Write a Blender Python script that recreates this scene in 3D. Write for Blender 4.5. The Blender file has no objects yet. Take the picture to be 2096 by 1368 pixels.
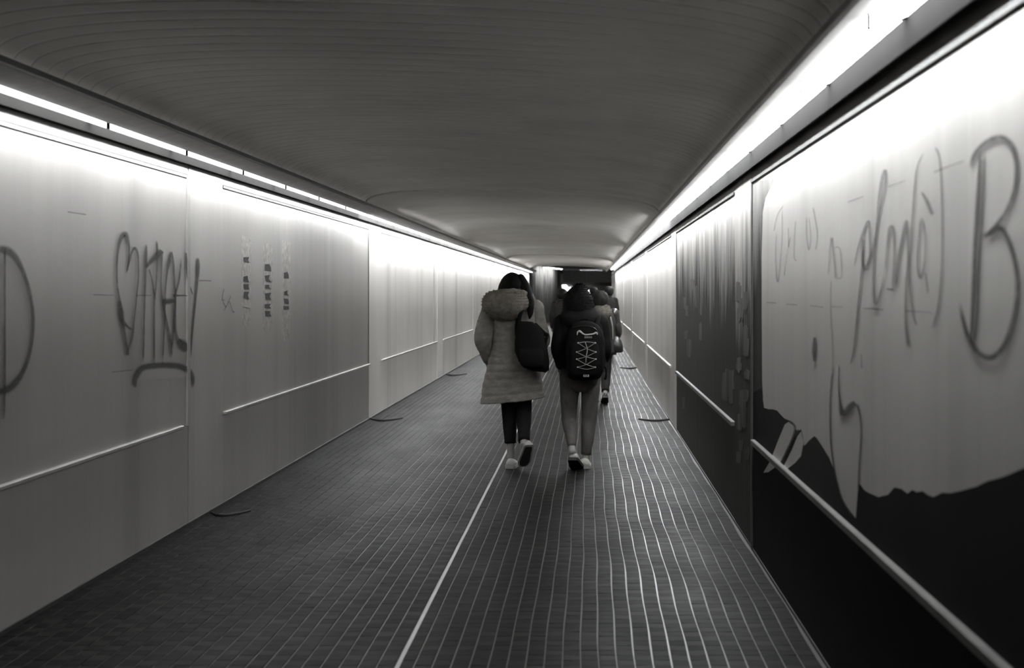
import bpy, bmesh, math, random
from mathutils import Vector, Matrix, noise as mnoise
R = math.radians
random.seed(7)
sc = bpy.context.scene
C = sc.collection

# ------------------------------------------------------------------ camera, world, exposure
F, VX, VY, EYE = 2700.0, 1203.0, 597.0, 1.5      # focal length in pixels, vanishing point, eye height
cam_d = bpy.data.cameras.new('camera')
cam = bpy.data.objects.new('camera', cam_d)
C.objects.link(cam)
cam.location = (0, 0, EYE)
cam.rotation_euler = (R(90), 0, 0)
cam_d.sensor_width = 36.0
cam_d.lens = F / 2096 * 36.0
cam_d.shift_x = -(VX - 1048) / 2096
cam_d.shift_y = -(684 - VY) / 2096
cam_d.clip_start = 0.05
cam_d.clip_end = 300
cam_d.dof.use_dof = True
cam_d.dof.focus_distance = 11.3
cam_d.dof.aperture_fstop = 3.2
sc.camera = cam
w = bpy.data.worlds.new('world')
sc.world = w
w.use_nodes = True
w.node_tree.nodes['Background'].inputs[0].default_value = (0.9, 0.95, 1, 1)
w.node_tree.nodes['Background'].inputs[1].default_value = 0.004
LAMP = 37.0                                       # radiance of the tube diffusers
sc.view_settings.view_transform = 'Standard'
sc.view_settings.look = 'None'
sc.view_settings.exposure = 0.0
sc.view_settings.gamma = 1.0
sc.view_settings.use_curve_mapping = False
try:
    sc.cycles.max_bounces = 8
    sc.cycles.diffuse_bounces = 5
    sc.cycles.glossy_bounces = 4
    sc.cycles.transparent_max_bounces = 16
    sc.cycles.sample_clamp_indirect = 4.0
    sc.cycles.caustics_reflective = False
except Exception:
    pass

# ------------------------------------------------------------------ helpers
def grey(g, warm=0.03):
    return (g * (1 + warm), g, g * (1 - warm * 1.6), 1)

def new_mat(name):
    m = bpy.data.materials.new(name)
    m.use_nodes = True
    nt = m.node_tree
    return m, nt, nt.nodes['Principled BSDF']

def N(nt, typ, **kw):
    n = nt.nodes.new(typ)
    for k, v in kw.items():
        setattr(n, k, v)
    return n

def mapped(nt, scale):
    g = N(nt, 'ShaderNodeNewGeometry')
    mp = N(nt, 'ShaderNodeMapping')
    mp.inputs['Scale'].default_value = scale
    nt.links.new(g.outputs['Position'], mp.inputs['Vector'])
    return mp.outputs['Vector']

def noise(nt, scale, detail=4, rough=0.6):
    n = N(nt, 'ShaderNodeTexNoise')
    n.inputs['Scale'].default_value = 1.0
    n.inputs['Detail'].default_value = detail
    n.inputs['Roughness'].default_value = rough
    nt.links.new(mapped(nt, scale), n.inputs['Vector'])
    return n.outputs['Fac']

def ramp(nt, fac, stops):
    r = N(nt, 'ShaderNodeValToRGB')
    els = r.color_ramp.elements
    while len(els) < len(stops):
        els.new(0.5)
    for e, (p, c) in zip(els, stops):
        e.position = p
        e.color = c if isinstance(c, tuple) else (c, c, c, 1)
    nt.links.new(fac, r.inputs['Fac'])
    return r.outputs['Color']

def mul(nt, a, b):
    m = N(nt, 'ShaderNodeMix', data_type='RGBA', blend_type='MULTIPLY')
    m.inputs[0].default_value = 1
    nt.links.new(a, m.inputs[6]); nt.links.new(b, m.inputs[7])
    return m.outputs[2]

def mixc(nt, fac, a, b):
    m = N(nt, 'ShaderNodeMix', data_type='RGBA')
    nt.links.new(fac, m.inputs[0])
    for v, i in ((a, 6), (b, 7)):
        if isinstance(v, tuple):
            m.inputs[i].default_value = v
        else:
            nt.links.new(v, m.inputs[i])
    return m.outputs[2]

def math_n(nt, op, a, b=None, c=None):
    n = N(nt, 'ShaderNodeMath', operation=op)
    for i, v in enumerate((a, b, c)):
        if v is None:
            continue
        if isinstance(v, (int, float)):
            n.inputs[i].default_value = v
        else:
            nt.links.new(v, n.inputs[i])
    return n.outputs[0]

def bump(nt, bsdf, fac, strength, dist=0.01):
    b = N(nt, 'ShaderNodeBump')
    b.inputs['Strength'].default_value = strength
    b.inputs['Distance'].default_value = dist
    nt.links.new(fac, b.inputs['Height'])
    nt.links.new(b.outputs['Normal'], bsdf.inputs['Normal'])

def plain(name, g, rough=0.6, var=0.25, scale=(9, 9, 9), bmp=0.0, bscale=(60, 60, 60), spec=0.5, warm=0.03, metal=0.0):
    m, nt, b = new_mat(name)
    f = noise(nt, scale)
    c = ramp(nt, f, [(0.3, grey(g * (1 - var), warm)), (0.7, grey(g * (1 + var * 0.6), warm))])
    nt.links.new(c, b.inputs['Base Color'])
    b.inputs['Roughness'].default_value = rough
    b.inputs['Specular IOR Level'].default_value = spec
    b.inputs['Metallic'].default_value = metal
    if bmp:
        bump(nt, b, noise(nt, bscale, 3), bmp, 0.006)
    return m

def wall_paint(name, g, rough=0.3, stain=None):
    m, nt, b = new_mat(name)
    base = ramp(nt, noise(nt, (0.6, 0.35, 0.5), 3), [(0.35, grey(g * 0.86)), (0.65, grey(g))])
    streak = ramp(nt, noise(nt, (1, 1.1, 0.05), 5, 0.62), [(0.30, 0.66), (0.45, 0.92), (0.6, 1.0)])
    fine = ramp(nt, noise(nt, (1, 9, 0.35), 4), [(0.35, 0.955), (0.6, 1.0)])
    col = mul(nt, mul(nt, base, streak), fine)
    if stain:                                        # dirty stretch between two places along the passage
        g2 = N(nt, 'ShaderNodeNewGeometry')
        s2 = N(nt, 'ShaderNodeSeparateXYZ')
        nt.links.new(g2.outputs['Position'], s2.inputs[0])
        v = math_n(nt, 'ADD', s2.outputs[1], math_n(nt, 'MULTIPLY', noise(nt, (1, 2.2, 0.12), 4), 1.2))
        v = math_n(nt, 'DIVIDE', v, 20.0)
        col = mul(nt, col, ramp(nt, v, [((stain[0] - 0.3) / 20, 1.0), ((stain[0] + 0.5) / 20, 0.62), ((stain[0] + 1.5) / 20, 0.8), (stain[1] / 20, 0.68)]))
    nt.links.new(col, b.inputs['Base Color'])
    b.inputs['Roughness'].default_value = rough
    bump(nt, b, noise(nt, (18, 18, 18), 4), 0.12, 0.01)
    return m

def peel_paint(name, dark, light, level, zslope, fine=9.0):
    """dark paint flaking off a light ground, paler the higher one looks, from wear and painted-in lamplight"""
    m, nt, b = new_mat(name)
    g = N(nt, 'ShaderNodeNewGeometry')
    s = N(nt, 'ShaderNodeSeparateXYZ')
    nt.links.new(g.outputs['Position'], s.inputs[0])
    n1 = noise(nt, (1, fine, 1.1), 6, 0.7)
    n2 = noise(nt, (1, 2.2, 0.5), 3)
    v = math_n(nt, 'ADD', math_n(nt, 'MULTIPLY', n1, 0.6), math_n(nt, 'MULTIPLY', n2, 0.5))
    v = math_n(nt, 'ADD', v, math_n(nt, 'MULTIPLY', math_n(nt, 'SUBTRACT', s.outputs[2], 1.3), zslope))  # paler with height: faded paint plus lamplight put into the colour
    f = ramp(nt, v, [(level - 0.06, 0.0), (level + 0.18, 1.0)])
    streak = ramp(nt, noise(nt, (1, 5, 0.12), 5), [(0.3, 0.6), (0.65, 1.0)])
    c = mul(nt, mixc(nt, f, grey(dark), grey(light)), streak)
    nt.links.new(c, b.inputs['Base Color'])
    b.inputs['Roughness'].default_value = 0.65
    b.inputs['Specular IOR Level'].default_value = 0.2
    bump(nt, b, v, 0.15, 0.01)
    return m

M = {}
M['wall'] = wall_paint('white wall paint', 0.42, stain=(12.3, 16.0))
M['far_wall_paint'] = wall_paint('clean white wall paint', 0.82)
M['header'] = wall_paint('header paint', 0.45)
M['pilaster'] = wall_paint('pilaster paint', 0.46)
M['core'] = plain('concrete core', 0.25, 0.8)
M['mural'] = wall_paint('mural sky paint', 0.74)
M['mural_top'] = plain('mural upper paint', 0.55, 0.4, 0.12, (1, 1.2, 0.6))
M['dark_paint'] = plain('black mural paint', 0.009, 0.8, 0.3, (1, 2, 0.4), spec=0.12)
M['hill_paint'] = plain('charcoal mural paint', 0.02, 0.8, 0.3, (1, 2, 0.4), spec=0.12)
M['border'] = peel_paint('border paint', 0.025, 0.3, 0.74, 0.5, 6)
M['peel'] = peel_paint('peeling dark paint', 0.04, 0.6, 0.66, 0.42)
M['peel_low'] = peel_paint('flaking pillar paint', 0.04, 0.62, 0.6, 0.4, 11)
M['trim'] = plain('dark trim metal', 0.07, 0.5, 0.2)
M['trim_grey'] = plain('grey trim metal', 0.2, 0.5, 0.2)
M['rail'] = plain('pale rail moulding', 0.36, 0.4, 0.2, (5, 5, 5))
M['rail_worn'] = plain('worn rail moulding', 0.13, 0.45, 0.3, (5, 5, 5))
M['skirting'] = plain('black skirting', 0.03, 0.6)
M['ceil'] = plain('ceiling slat paint', 0.92, 0.5, 0.15, (1.2, 1.2, 1.2))
M['ceil_far'] = plain('ceiling plaster', 0.95, 0.75, 0.1, (0.8, 0.8, 0.8))
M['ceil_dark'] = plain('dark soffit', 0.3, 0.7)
M['board'] = plain('cove board paint', 0.3, 0.6, 0.15)
M['housing'] = plain('lamp housing enamel', 0.14, 0.5, 0.1)
M['lip_black'] = plain('matt black lamp lip', 0.008, 0.95, 0.1, spec=0.02)
M['poster'] = plain('torn poster paper', 0.5, 0.7, 0.35, (10, 25, 25))
M['ink'] = plain('poster ink', 0.06, 0.7, 0.4, (20, 40, 40))
M['drain'] = plain('dark drain slot', 0.02, 0.6)

def emit(name, strength, col=(0.96, 0.98, 1.0)):
    m, nt, b = new_mat(name)
    b.inputs['Base Color'].default_value = (0.8, 0.8, 0.8, 1)
    b.inputs['Emission Color'].default_value = (*col, 1)
    b.inputs['Emission Strength'].default_value = strength
    return m
M['lamp'] = emit('tube diffuser glow', LAMP)
M['lamp_boosted'] = emit('fresh tube diffuser glow', LAMP * 2.3)
M['lamp_side'] = emit('frosted side panel glow', LAMP * 0.06)
M['lamp_side_bright'] = emit('bright frosted side panel glow', LAMP * 0.32)
M['lamp_side_boosted'] = emit('fresh frosted side panel glow', LAMP * 0.22)
M['far_light'] = emit('lit sign glow', 5.0)

def spray(name, g, opacity):
    m, nt, b = new_mat(name)
    uv = N(nt, 'ShaderNodeUVMap')
    s = N(nt, 'ShaderNodeSeparateXYZ')
    nt.links.new(uv.outputs[0], s.inputs[0])
    d = math_n(nt, 'ABSOLUTE', math_n(nt, 'SUBTRACT', s.outputs[1], 0.5))
    a = math_n(nt, 'MULTIPLY', math_n(nt, 'SUBTRACT', 0.5, d), 3.2)
    a = math_n(nt, 'MINIMUM', a, 1.0)
    e = math_n(nt, 'MINIMUM', s.outputs[0], math_n(nt, 'SUBTRACT', 1.0, s.outputs[0]))
    e = math_n(nt, 'MINIMUM', math_n(nt, 'MULTIPLY', e, 14.0), 1.0)
    sp = ramp(nt, noise(nt, (30, 30, 30), 3), [(0.25, 0.75), (0.6, 1.0)])
    al = math_n(nt, 'MULTIPLY', math_n(nt, 'MULTIPLY', a, e), opacity)
    al = math_n(nt, 'MULTIPLY', al, sp)
    b.inputs['Base Color'].default_value = grey(g)
    b.inputs['Roughness'].default_value = 0.6
    nt.links.new(al, b.inputs['Alpha'])
    return m
M['spray'] = spray('black spray paint', 0.035, 0.85)
M['spray_thin'] = spray('thin black spray paint', 0.06, 0.6)
M['spray_faint'] = spray('faded spray paint', 0.12, 0.4)

# ---- object helpers
def link(name, me, parent=None, mat=None):
    o = bpy.data.objects.new(name, me)
    C.objects.link(o)
    if parent is not None:
        o.parent = parent
    if mat is not None and me is not None:
        me.materials.append(M[mat] if isinstance(mat, str) else mat)
    return o

def obj(name, bm, mat, parent=None, smooth=False, recalc=True):
    if recalc:
        bmesh.ops.recalc_face_normals(bm, faces=bm.faces)
    me = bpy.data.meshes.new(name)
    bm.to_mesh(me)
    bm.free()
    if smooth:
        for p in me.polygons:
            p.use_smooth = True
    return link(name, me, parent, mat)

def struct(o):
    o['kind'] = 'structure'
    return o

def thing(name, label, cat, loc=(0, 0, 0), group=None):
    o = bpy.data.objects.new(name, None)
    C.objects.link(o)
    o.empty_display_size = 0.1
    o.location = loc
    o['label'] = label
    o['category'] = cat
    if group:
        o['group'] = group
    return o

def box(bm, x0, x1, y0, y1, z0, z1, bev=0.0):
    vs = [bm.verts.new((x, y, z)) for x in (x0, x1) for y in (y0, y1) for z in (z0, z1)]
    idx = [(0, 1, 3, 2), (4, 6, 7, 5), (0, 4, 5, 1), (2, 3, 7, 6), (0, 2, 6, 4), (1, 5, 7, 3)]
    fs = [bm.faces.new([vs[i] for i in f]) for f in idx]
    if bev:
        es = list({e for f in fs for e in f.edges})
        bmesh.ops.bevel(bm, geom=es, offset=bev, segments=1, affect='EDGES')
    return vs

def boxobj(name, b, mat, parent=None, bev=0.0):
    bm = bmesh.new()
    box(bm, *b, bev=bev)
    return obj(name, bm, mat, parent)

def loft(bm, secs, n=28, cap=True):
    """secs: (x, y, z, rx, ry[, expo]) horizontal rings from bottom to top"""
    rings = []
    for s in secs:
        x, y, z, rx, ry = s[:5]
        ex = s[5] if len(s) > 5 else 2.0
        tilt = s[6] if len(s) > 6 else 0.0
        ring = []
        for k in range(n):
            a = 2 * math.pi * k / n
            c_, s_ = math.cos(a), math.sin(a)
            px = math.copysign(abs(c_) ** (2 / ex), c_) * rx
            py = math.copysign(abs(s_) ** (2 / ex), s_) * ry
            ring.append(bm.verts.new((x + px, y + py, z + tilt * px)))
        rings.append(ring)
    for a, b in zip(rings, rings[1:]):
        for k in range(n):
            bm.faces.new((a[k], a[(k + 1) % n], b[(k + 1) % n], b[k]))
    if cap:
        bm.faces.new(rings[0][::-1])
        bm.faces.new(rings[-1])
    return rings

def smooth_path(pts, k):
    """Catmull-Rom through tuples of any length"""
    out = []
    P = [tuple(p) for p in pts]
    if len(P) < 3:
        k = max(2, k)
    for i in range(len(P) - 1):
        p0 = P[max(0, i - 1)]; p1 = P[i]; p2 = P[i + 1]; p3 = P[min(len(P) - 1, i + 2)]
        for j in range(k):
            t = j / k
            out.append(tuple(0.5 * (2 * b + (c - a) * t + (2 * a - 5 * b + 4 * c - d) * t * t + (3 * b - a - 3 * c + d) * t ** 3)
                             for a, b, c, d in zip(p0, p1, p2, p3)))
    out.append(P[-1])
    return out

def tube(bm, pts, n=14, k=4, flat=1.0, round_ends=True):
    """pts: (x, y, z, r); smooth tube with rounded ends"""
    P = smooth_path(pts, k)
    if round_ends:
        def endcap(p, q):
            d = (Vector(p[:3]) - Vector(q[:3]))
            d = d.normalized() if d.length > 1e-6 else Vector((0, 0, 1))
            o = []
            for a in (75, 50, 25):
                c = Vector(p[:3]) + d * p[3] * math.sin(R(a))
                o.append((*c, p[3] * math.cos(R(a))))
            return o
        P = endcap(P[0], P[1]) + P + endcap(P[-1], P[-2])[::-1]
    rings = []
    side = None
    for i, p in enumerate(P):
        a = Vector(P[max(0, i - 1)][:3]); b = Vector(P[min(len(P) - 1, i + 1)][:3])
        t = (b - a).normalized() if (b - a).length > 1e-7 else Vector((0, 0, 1))
        if side is None:
            side = t.cross(Vector((0, 1, 0.01)))
            if side.length < 0.1:
                side = t.cross(Vector((1, 0, 0)))
        side = (side - t * side.dot(t)).normalized()
        up = t.cross(side)
        c = Vector(p[:3])
        rings.append([bm.verts.new(c + side * math.cos(2 * math.pi * j / n) * p[3] + up * math.sin(2 * math.pi * j / n) * p[3] * flat)
                      for j in range(n)])
    for a, b in zip(rings, rings[1:]):
        for j in range(n):
            bm.faces.new((a[j], a[(j + 1) % n], b[(j + 1) % n], b[j]))
    bm.faces.new(rings[0][::-1])
    bm.faces.new(rings[-1])
    return rings

def ball(bm, c, r, seg=20, rings=12, rot=None):
    m = Matrix.Translation(Vector(c)) @ (rot.to_4x4() if rot else Matrix()) @ Matrix.Diagonal((*r, 1))
    bmesh.ops.create_uvsphere(bm, u_segments=seg, v_segments=rings, radius=1, matrix=m)

def rough_up(bm, amp, freq, seed=0.0, fine=0.0, ffreq=60):
    bm.normal_update()
    for v in bm.verts:
        p = v.co * freq + Vector((seed, seed * 2, seed * 3))
        d = mnoise.noise(p) * amp
        if fine:
            d += mnoise.noise(v.co * ffreq + Vector((seed, 0, 0))) * fine
        v.co += v.normal * d

def remeshed(name, bm, voxel, smooth_it=4):
    """fuse closed volumes into one continuous skin"""
    me = bpy.data.meshes.new(name)
    bmesh.ops.recalc_face_normals(bm, faces=bm.faces)
    bm.to_mesh(me); bm.free()
    o = bpy.data.objects.new(name, me)
    C.objects.link(o)
    md = o.modifiers.new('r', 'REMESH'); md.mode = 'VOXEL'; md.voxel_size = voxel; md.use_smooth_shade = True
    ms = o.modifiers.new('s', 'SMOOTH'); ms.iterations = smooth_it; ms.factor = 0.5
    dg = bpy.context.evaluated_depsgraph_get()
    dg.update()
    out = bpy.data.meshes.new_from_object(o.evaluated_get(dg))
    bpy.data.objects.remove(o)
    bpy.data.meshes.remove(me)
    out.name = name
    for p in out.polygons:
        p.use_smooth = True
    return out

# ------------------------------------------------------------------ dimensions of the underpass
XL, XR = -2.56, 0.96                 # wall faces
D0 = -1.5                            # the shell begins behind the viewer
LEFT_END, RIGHT_END = 58.0, 53.0
TRIM_L, TRIM_R = 2.235, 2.14
LAMP_ZL, LAMP_ZR = 2.33, 2.27
LX0, LX1 = -2.505, -2.405              # left lamp strip
RX0, RX1 = 0.80, 0.91                # right lamp strip
CL, CR = -2.25, 0.72                 # springing of the ceiling
CZL, CZR = 2.385, 2.29

# ------------------------------------------------------------------ floor with tiles
PITCH, ROW = 0.0745, 0.0745
M['grout'] = plain('pale worn grout', 0.08, 0.36, 0.35, (3, 1.2, 3), spec=0.25)
def tile_material():
    m, nt, b = new_mat('dark floor tile')
    g = N(nt, 'ShaderNodeNewGeometry')
    s = N(nt, 'ShaderNodeSeparateXYZ')
    nt.links.new(g.outputs['Position'], s.inputs[0])
    cx = math_n(nt, 'FLOOR', math_n(nt, 'DIVIDE', math_n(nt, 'SUBTRACT', s.outputs[0], XL), PITCH))
    cy = math_n(nt, 'FLOOR', math_n(nt, 'DIVIDE', s.outputs[1], ROW))
    par = math_n(nt, 'MODULO', math_n(nt, 'ADD', cx, math_n(nt, 'ADD', cy, 200)), 2.0)
    cv = N(nt, 'ShaderNodeCombineXYZ')
    nt.links.new(cx, cv.inputs[0]); nt.links.new(cy, cv.inputs[1])
    wn = N(nt, 'ShaderNodeTexWhiteNoise', noise_dimensions='2D')
    nt.links.new(cv.outputs[0], wn.inputs['Vector'])
    v = math_n(nt, 'ADD', math_n(nt, 'MULTIPLY', par, 0.45), math_n(nt, 'MULTIPLY', wn.outputs[0], 0.55))
    c = ramp(nt, v, [(0.0, grey(0.001, 0.05)), (0.5, grey(0.009, 0.05)), (1.0, grey(0.026, 0.05))])
    dirt = ramp(nt, noise(nt, (1.6, 0.7, 1), 4), [(0.3, 0.6), (0.65, 1.0)])
    # tiles darker towards both walls
    e = math_n(nt, 'MINIMUM', math_n(nt, 'SUBTRACT', s.outputs[0], XL), math_n(nt, 'SUBTRACT', XR, s.outputs[0]))
    ed = ramp(nt, math_n(nt, 'ADD', e, math_n(nt, 'MULTIPLY', math_n(nt, 'SUBTRACT', noise(nt, (3, 1.5, 1), 3), 0.5), 0.3)),
              [(0.0, 0.55), (0.4, 1.0)])
    # darker lane right of the seam strip
    lane = ramp(nt, math_n(nt, 'ADD', math_n(nt, 'MULTIPLY', s.outputs[0], 0.25), 0.5), [(0.30, 1.0), (0.312, 1.0), (0.314, 0.6), (0.45, 0.75), (0.58, 1.0)])
    nt.links.new(mul(nt, lane, mul(nt, mul(nt, c, dirt), ed)), b.inputs['Base Color'])
    rr = ramp(nt, noise(nt, (2.5, 1.0, 1), 4), [(0.3, 0.5), (0.7, 0.6)])
    nt.links.new(rr, b.inputs['Roughness'])
    b.inputs['Specular IOR Level'].default_value = 0.04
    bump(nt, b, noise(nt, (45, 45, 45), 3), 0.25, 0.004)
    return m
M['tile'] = tile_material()

floor = struct(boxobj('floor', (-3.4, 3.2, D0, 90, -0.3, -0.0035), 'grout'))
def joint_wobble(x, y):
    return (0.0012 + 0.0035 * max(0, min(1, (x + 0.5) * 1.4))) * (math.sin(y * 1.9 + x * 2.0) + 0.55 * math.sin(y * 5.3 + x * 7))
def tile_geo(cx, cy, j):
    """one tile: flat top, chamfered rim, short skirt"""
    x0 = XL + cx * PITCH + 0.0032; x1 = x0 + PITCH - 0.0064
    y0 = cy * ROW + 0.0003; y1 = y0 + ROW - 0.0006
    h = random.uniform(-0.0006, 0.0006); tx = random.uniform(-0.0005, 0.0005)
    V = []
    for (ins, z) in ((0, -0.0035), (0, -0.0006), (0.0013, 0.0)):
        for (x, y, sx, sy) in ((x0, y0, 1, 1), (x1, y0, -1, 1), (x1, y1, -1, -1), (x0, y1, 1, -1)):
            zz = z + (h + tx * sx if z > -0.002 else 0)
            V.append((x + sx * ins + joint_wobble(x0, y), y + sy * ins, zz))
    Fc = [(8, 9, 10, 11)]
    for a in (0, 4):
        for k in range(4):
            Fc.append((a + k, a + (k + 1) % 4, a + 4 + (k + 1) % 4, a + 4 + k))
    return V, Fc
NC = int((XR - XL) / PITCH)
near = []
for cy in range(69, 90):
    yc = (cy + 0.5) * ROW
    for cx in range(NC):
        xc = XL + (cx + 0.5) * PITCH
        px = VX + F * xc / yc
        py = VY + F * EYE / yc
        if -10 < px < 2100 and py < 1380:
            near.append((cx, cy))
near = set(near[:300])
for (cx, cy) in sorted(near, key=lambda t: (t[1], t[0])):
    V, Fc = tile_geo(cx, cy, 0)
    me = bpy.data.meshes.new('tile')
    me.from_pydata(V, [], Fc)
    link('tile', me, floor, 'tile')
VV, FF = [], []
for cy in range(-10, 480):
    for cx in range(NC):
        if (cx, cy) in near:
            continue
        V, Fc = tile_geo(cx, cy, 0)
        o = len(VV)
        VV += V
        FF += [tuple(i + o for i in f) for f in Fc]
me = bpy.data.meshes.new('tile_field')
me.from_pydata(VV, [], FF)
tf = link('tile_field', me, floor, 'tile')
tf['kind'] = 'stuff'
# long seam strip set in the tiling, left of the middle
sb = bmesh.new()
for k in range(60):
    y0 = 2.0 + k * 0.5
    j0, j1 = joint_wobble(-0.76, y0) * 0.4, joint_wobble(-0.76, y0 + 0.5) * 0.4
    vs = [sb.verts.new(p) for p in ((-0.768 + j0, y0, 0.0012), (-0.752 + j0, y0, 0.0012), (-0.752 + j1, y0 + 0.5, 0.0012), (-0.768 + j1, y0 + 0.5, 0.0012))]
    sb.faces.new(vs)
M['seam'] = plain('pale seam strip', 0.14, 0.3, 0.4, (3, 3, 3))
r_ = bmesh.ops.extrude_face_region(sb, geom=list(sb.faces))
for v in [g for g in r_['geom'] if isinstance(g, bmesh.types.BMVert)]:
    v.co.z -= 0.004
seam = obj('seam_strip', sb, 'seam', floor)
seam['label'] = 'pale joint strip running along the floor'
# curved drain lips reaching out from the foot of the walls
def drain(x0, x1, y, sag, th):
    bm = bmesh.new()
    pts = [(x0 + (x1 - x0) * t, y - sag * math.sin(math.pi * min(1, t * 1.05)) * 0.9 + (0.25 * sag if t > 0.9 else 0), 0.004, th * (0.7 + 0.3 * math.sin(math.pi * t))) for t in [i / 10 for i in range(11)]]
    tube(bm, pts, 8, 2, 0.5)
    obj('drain_lip', bm, 'drain', floor, True)
drain(-2.55, -2.19, 15.5, 0.28, 0.022)
drain(-2.56, -2.2, 23.8, 0.4, 0.03)
drain(-2.56, -2.3, 8.95, 0.16, 0.012)
drain(0.95, 0.60, 15.4, 0.18, 0.02)
drain(0.95, 0.64, 25.8, 0.3, 0.028)

# ------------------------------------------------------------------ walls
wl = struct(boxobj('wall_left', (-2.9, XL - 0.015, D0, LEFT_END, -0.05, 2.62), 'core'))
wr = struct(boxobj('wall_right', (XR + 0.015, 1.3, D0, RIGHT_END, -0.05, 2.55), 'core'))
GAP = 0.006
def wall_piece(side, name, d0, d1, z0, z1, mat, proud=0.0, parent=None, bev=0.004):
    if side == 'L':
        b = (XL - 0.02, XL + proud, d0 + GAP / 2, d1 - GAP / 2, z0, z1)
    else:
        b = (XR - proud, XR + 0.02, d0 + GAP / 2, d1 - GAP / 2, z0, z1)
    return boxobj(name, b, mat, parent or (wl if side == 'L' else wr), bev)
PL = [(D0, 1.4), (2.25, 8.45), (9.24, 15.43), (16.3, 22.4), (23.3, 29.4), (30.3, 36.4), (37.3, 43.4), (44.3, 50.4), (51.3, 58.0)]
PR = [(D0, 0.9), (1.75, 7.69), (8.58, 14.24), (15.1, 21.2), (22.1, 28.3), (29.2, 35.3), (36.2, 42.3), (43.2, 53.0)]
for i, (a, b) in enumerate(PL):
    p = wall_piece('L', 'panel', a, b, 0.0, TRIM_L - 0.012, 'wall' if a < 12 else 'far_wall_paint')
    wall_piece('L', 'trim_bar', a, b, TRIM_L - 0.010, TRIM_L + 0.008, 'trim_grey' if i == 1 else 'trim', 0.007, bev=0)
    wall_piece('L', 'header', a, b, TRIM_L + 0.012, 2.40, 'header')
    wall_piece('L', 'rail', a + 0.02, b - (0.15 if i == 1 else 0.02), 0.635, 0.657, 'rail', 0.022)
    if i + 1 < len(PL):
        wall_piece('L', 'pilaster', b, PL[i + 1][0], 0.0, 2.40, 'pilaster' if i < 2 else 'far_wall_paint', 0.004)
wall_piece('L', 'joint_strip', 8.40, 8.47, 0.64, TRIM_L - 0.01, 'rail', 0.012)
wall_piece('L', 'joint_strip', 21.9, 22.0, 0.64, TRIM_L - 0.01, 'rail', 0.004)
for (d, mt) in ((15.42, 'trim'),):
    wall_piece('L', 'edge_bar', d - 0.05, d, 0.66, TRIM_L, mt, 0.006)
for i, (a, b) in enumerate(PR):
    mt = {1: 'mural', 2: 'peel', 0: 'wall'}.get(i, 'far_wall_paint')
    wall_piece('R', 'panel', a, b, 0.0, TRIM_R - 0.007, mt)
    wall_piece('R', 'trim_bar', a, b, TRIM_R - 0.007, TRIM_R + 0.007, 'trim', 0.012, bev=0)
    wall_piece('R', 'header', a, b, TRIM_R + 0.007, 2.34, 'header')
    wall_piece('R', 'rail', a + 0.03, b - 0.1, 0.618, 0.65, 'rail_worn' if i in (1, 2) else 'rail', 0.024)
    if i + 1 < len(PR):
        wall_piece('R', 'pilaster', b, PR[i + 1][0], 0.0, 2.34, 'peel_low' if i == 1 else 'far_wall_paint', 0.004)
wall_piece('R', 'edge_bar', 7.65, 7.70, 0.0, TRIM_R + 0.007, 'trim', 0.010)
wall_piece('R', 'edge_bar', 14.2, 14.26, 0.6, TRIM_R + 0.007, 'trim', 0.006)
for (n, o, x0, x1, e) in (('baseboard_left', wl, XL, XL + 0.012, LEFT_END), ('baseboard_right', wr, XR - 0.006, XR, RIGHT_END)):
    struct(boxobj(n, (x0, x1, D0, e, -0.004, 0.022 if 'left' in n else 0.012), 'skirting'))

# ------------------------------------------------------------------ flat paint on the walls (pixel -> point on the wall plane)
def on_wall(side, x, y, off=0.0015):
    X = XL if side == 'L' else XR
    D = F * X / (x - VX)
    return (X + (off if side == 'L' else -off), D, EYE - (y - VY) * D / F)
_lift = [0]
def stroke(name, side, pts, mat, scale=1.0, ox=0, oy=0, parent=None, default_w=14):
    """spray stroke: pts (x, y[, width]) in a crop, width measured in the crop too"""
    P = [((p[0] / scale + ox), (p[1] / scale + oy), (p[2] if len(p) > 2 else default_w) / scale) for p in pts]
    P = smooth_path(P, 6)
    bm = bmesh.new()
    uvl = bm.loops.layers.uv.new('UVMap')
    rows = []
    _lift[0] += 1
    off = (0.0082 if side == 'L' else 0.0024) + 0.00003 * (_lift[0] % 60)
    n = len(P)
    for i, p in enumerate(P):
        a, b = P[max(0, i - 1)], P[min(n - 1, i + 1)]
        t = Vector((b[0] - a[0], b[1] - a[1]))
        t = t.normalized() if t.length > 1e-6 else Vector((1, 0))
        nx, ny = -t.y, t.x
        hw = max(p[2], 2.5) * 0.62
        row = []
        for s in (-1, 0, 1):
            row.append(bm.verts.new(on_wall(side, p[0] + nx * hw * s, p[1] + ny * hw * s, off)))
        rows.append(row)
    for i in range(n - 1):
        for s in range(2):
            f = bm.faces.new((rows[i][s], rows[i + 1][s], rows[i + 1][s + 1], rows[i][s + 1]))
            uu = [(i / (n - 1), s / 2), ((i + 1) / (n - 1), s / 2), ((i + 1) / (n - 1), (s + 1) / 2), (i / (n - 1), (s + 1) / 2)]
            for l, u in zip(f.loops, uu):
                l[uvl].uv = u
    return bm
def letter(name, side, strokes, mat, scale, ox, oy, dw=14, label=None, parent=None):
    bm = bmesh.new()
    bm.loops.layers.uv.new('UVMap')
    for s in strokes:
        b2 = stroke(name, side, s, mat, scale, ox, oy, default_w=dw)
        tmp = bpy.data.meshes.new('tmp')
        b2.to_mesh(tmp); b2.free()
        bm.from_mesh(tmp)
        bpy.data.meshes.remove(tmp)
    o = obj(name, bm, mat, parent or (wl if side == 'L' else wr), recalc=False)
    if label:
        o['label'] = label
    return o
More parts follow.
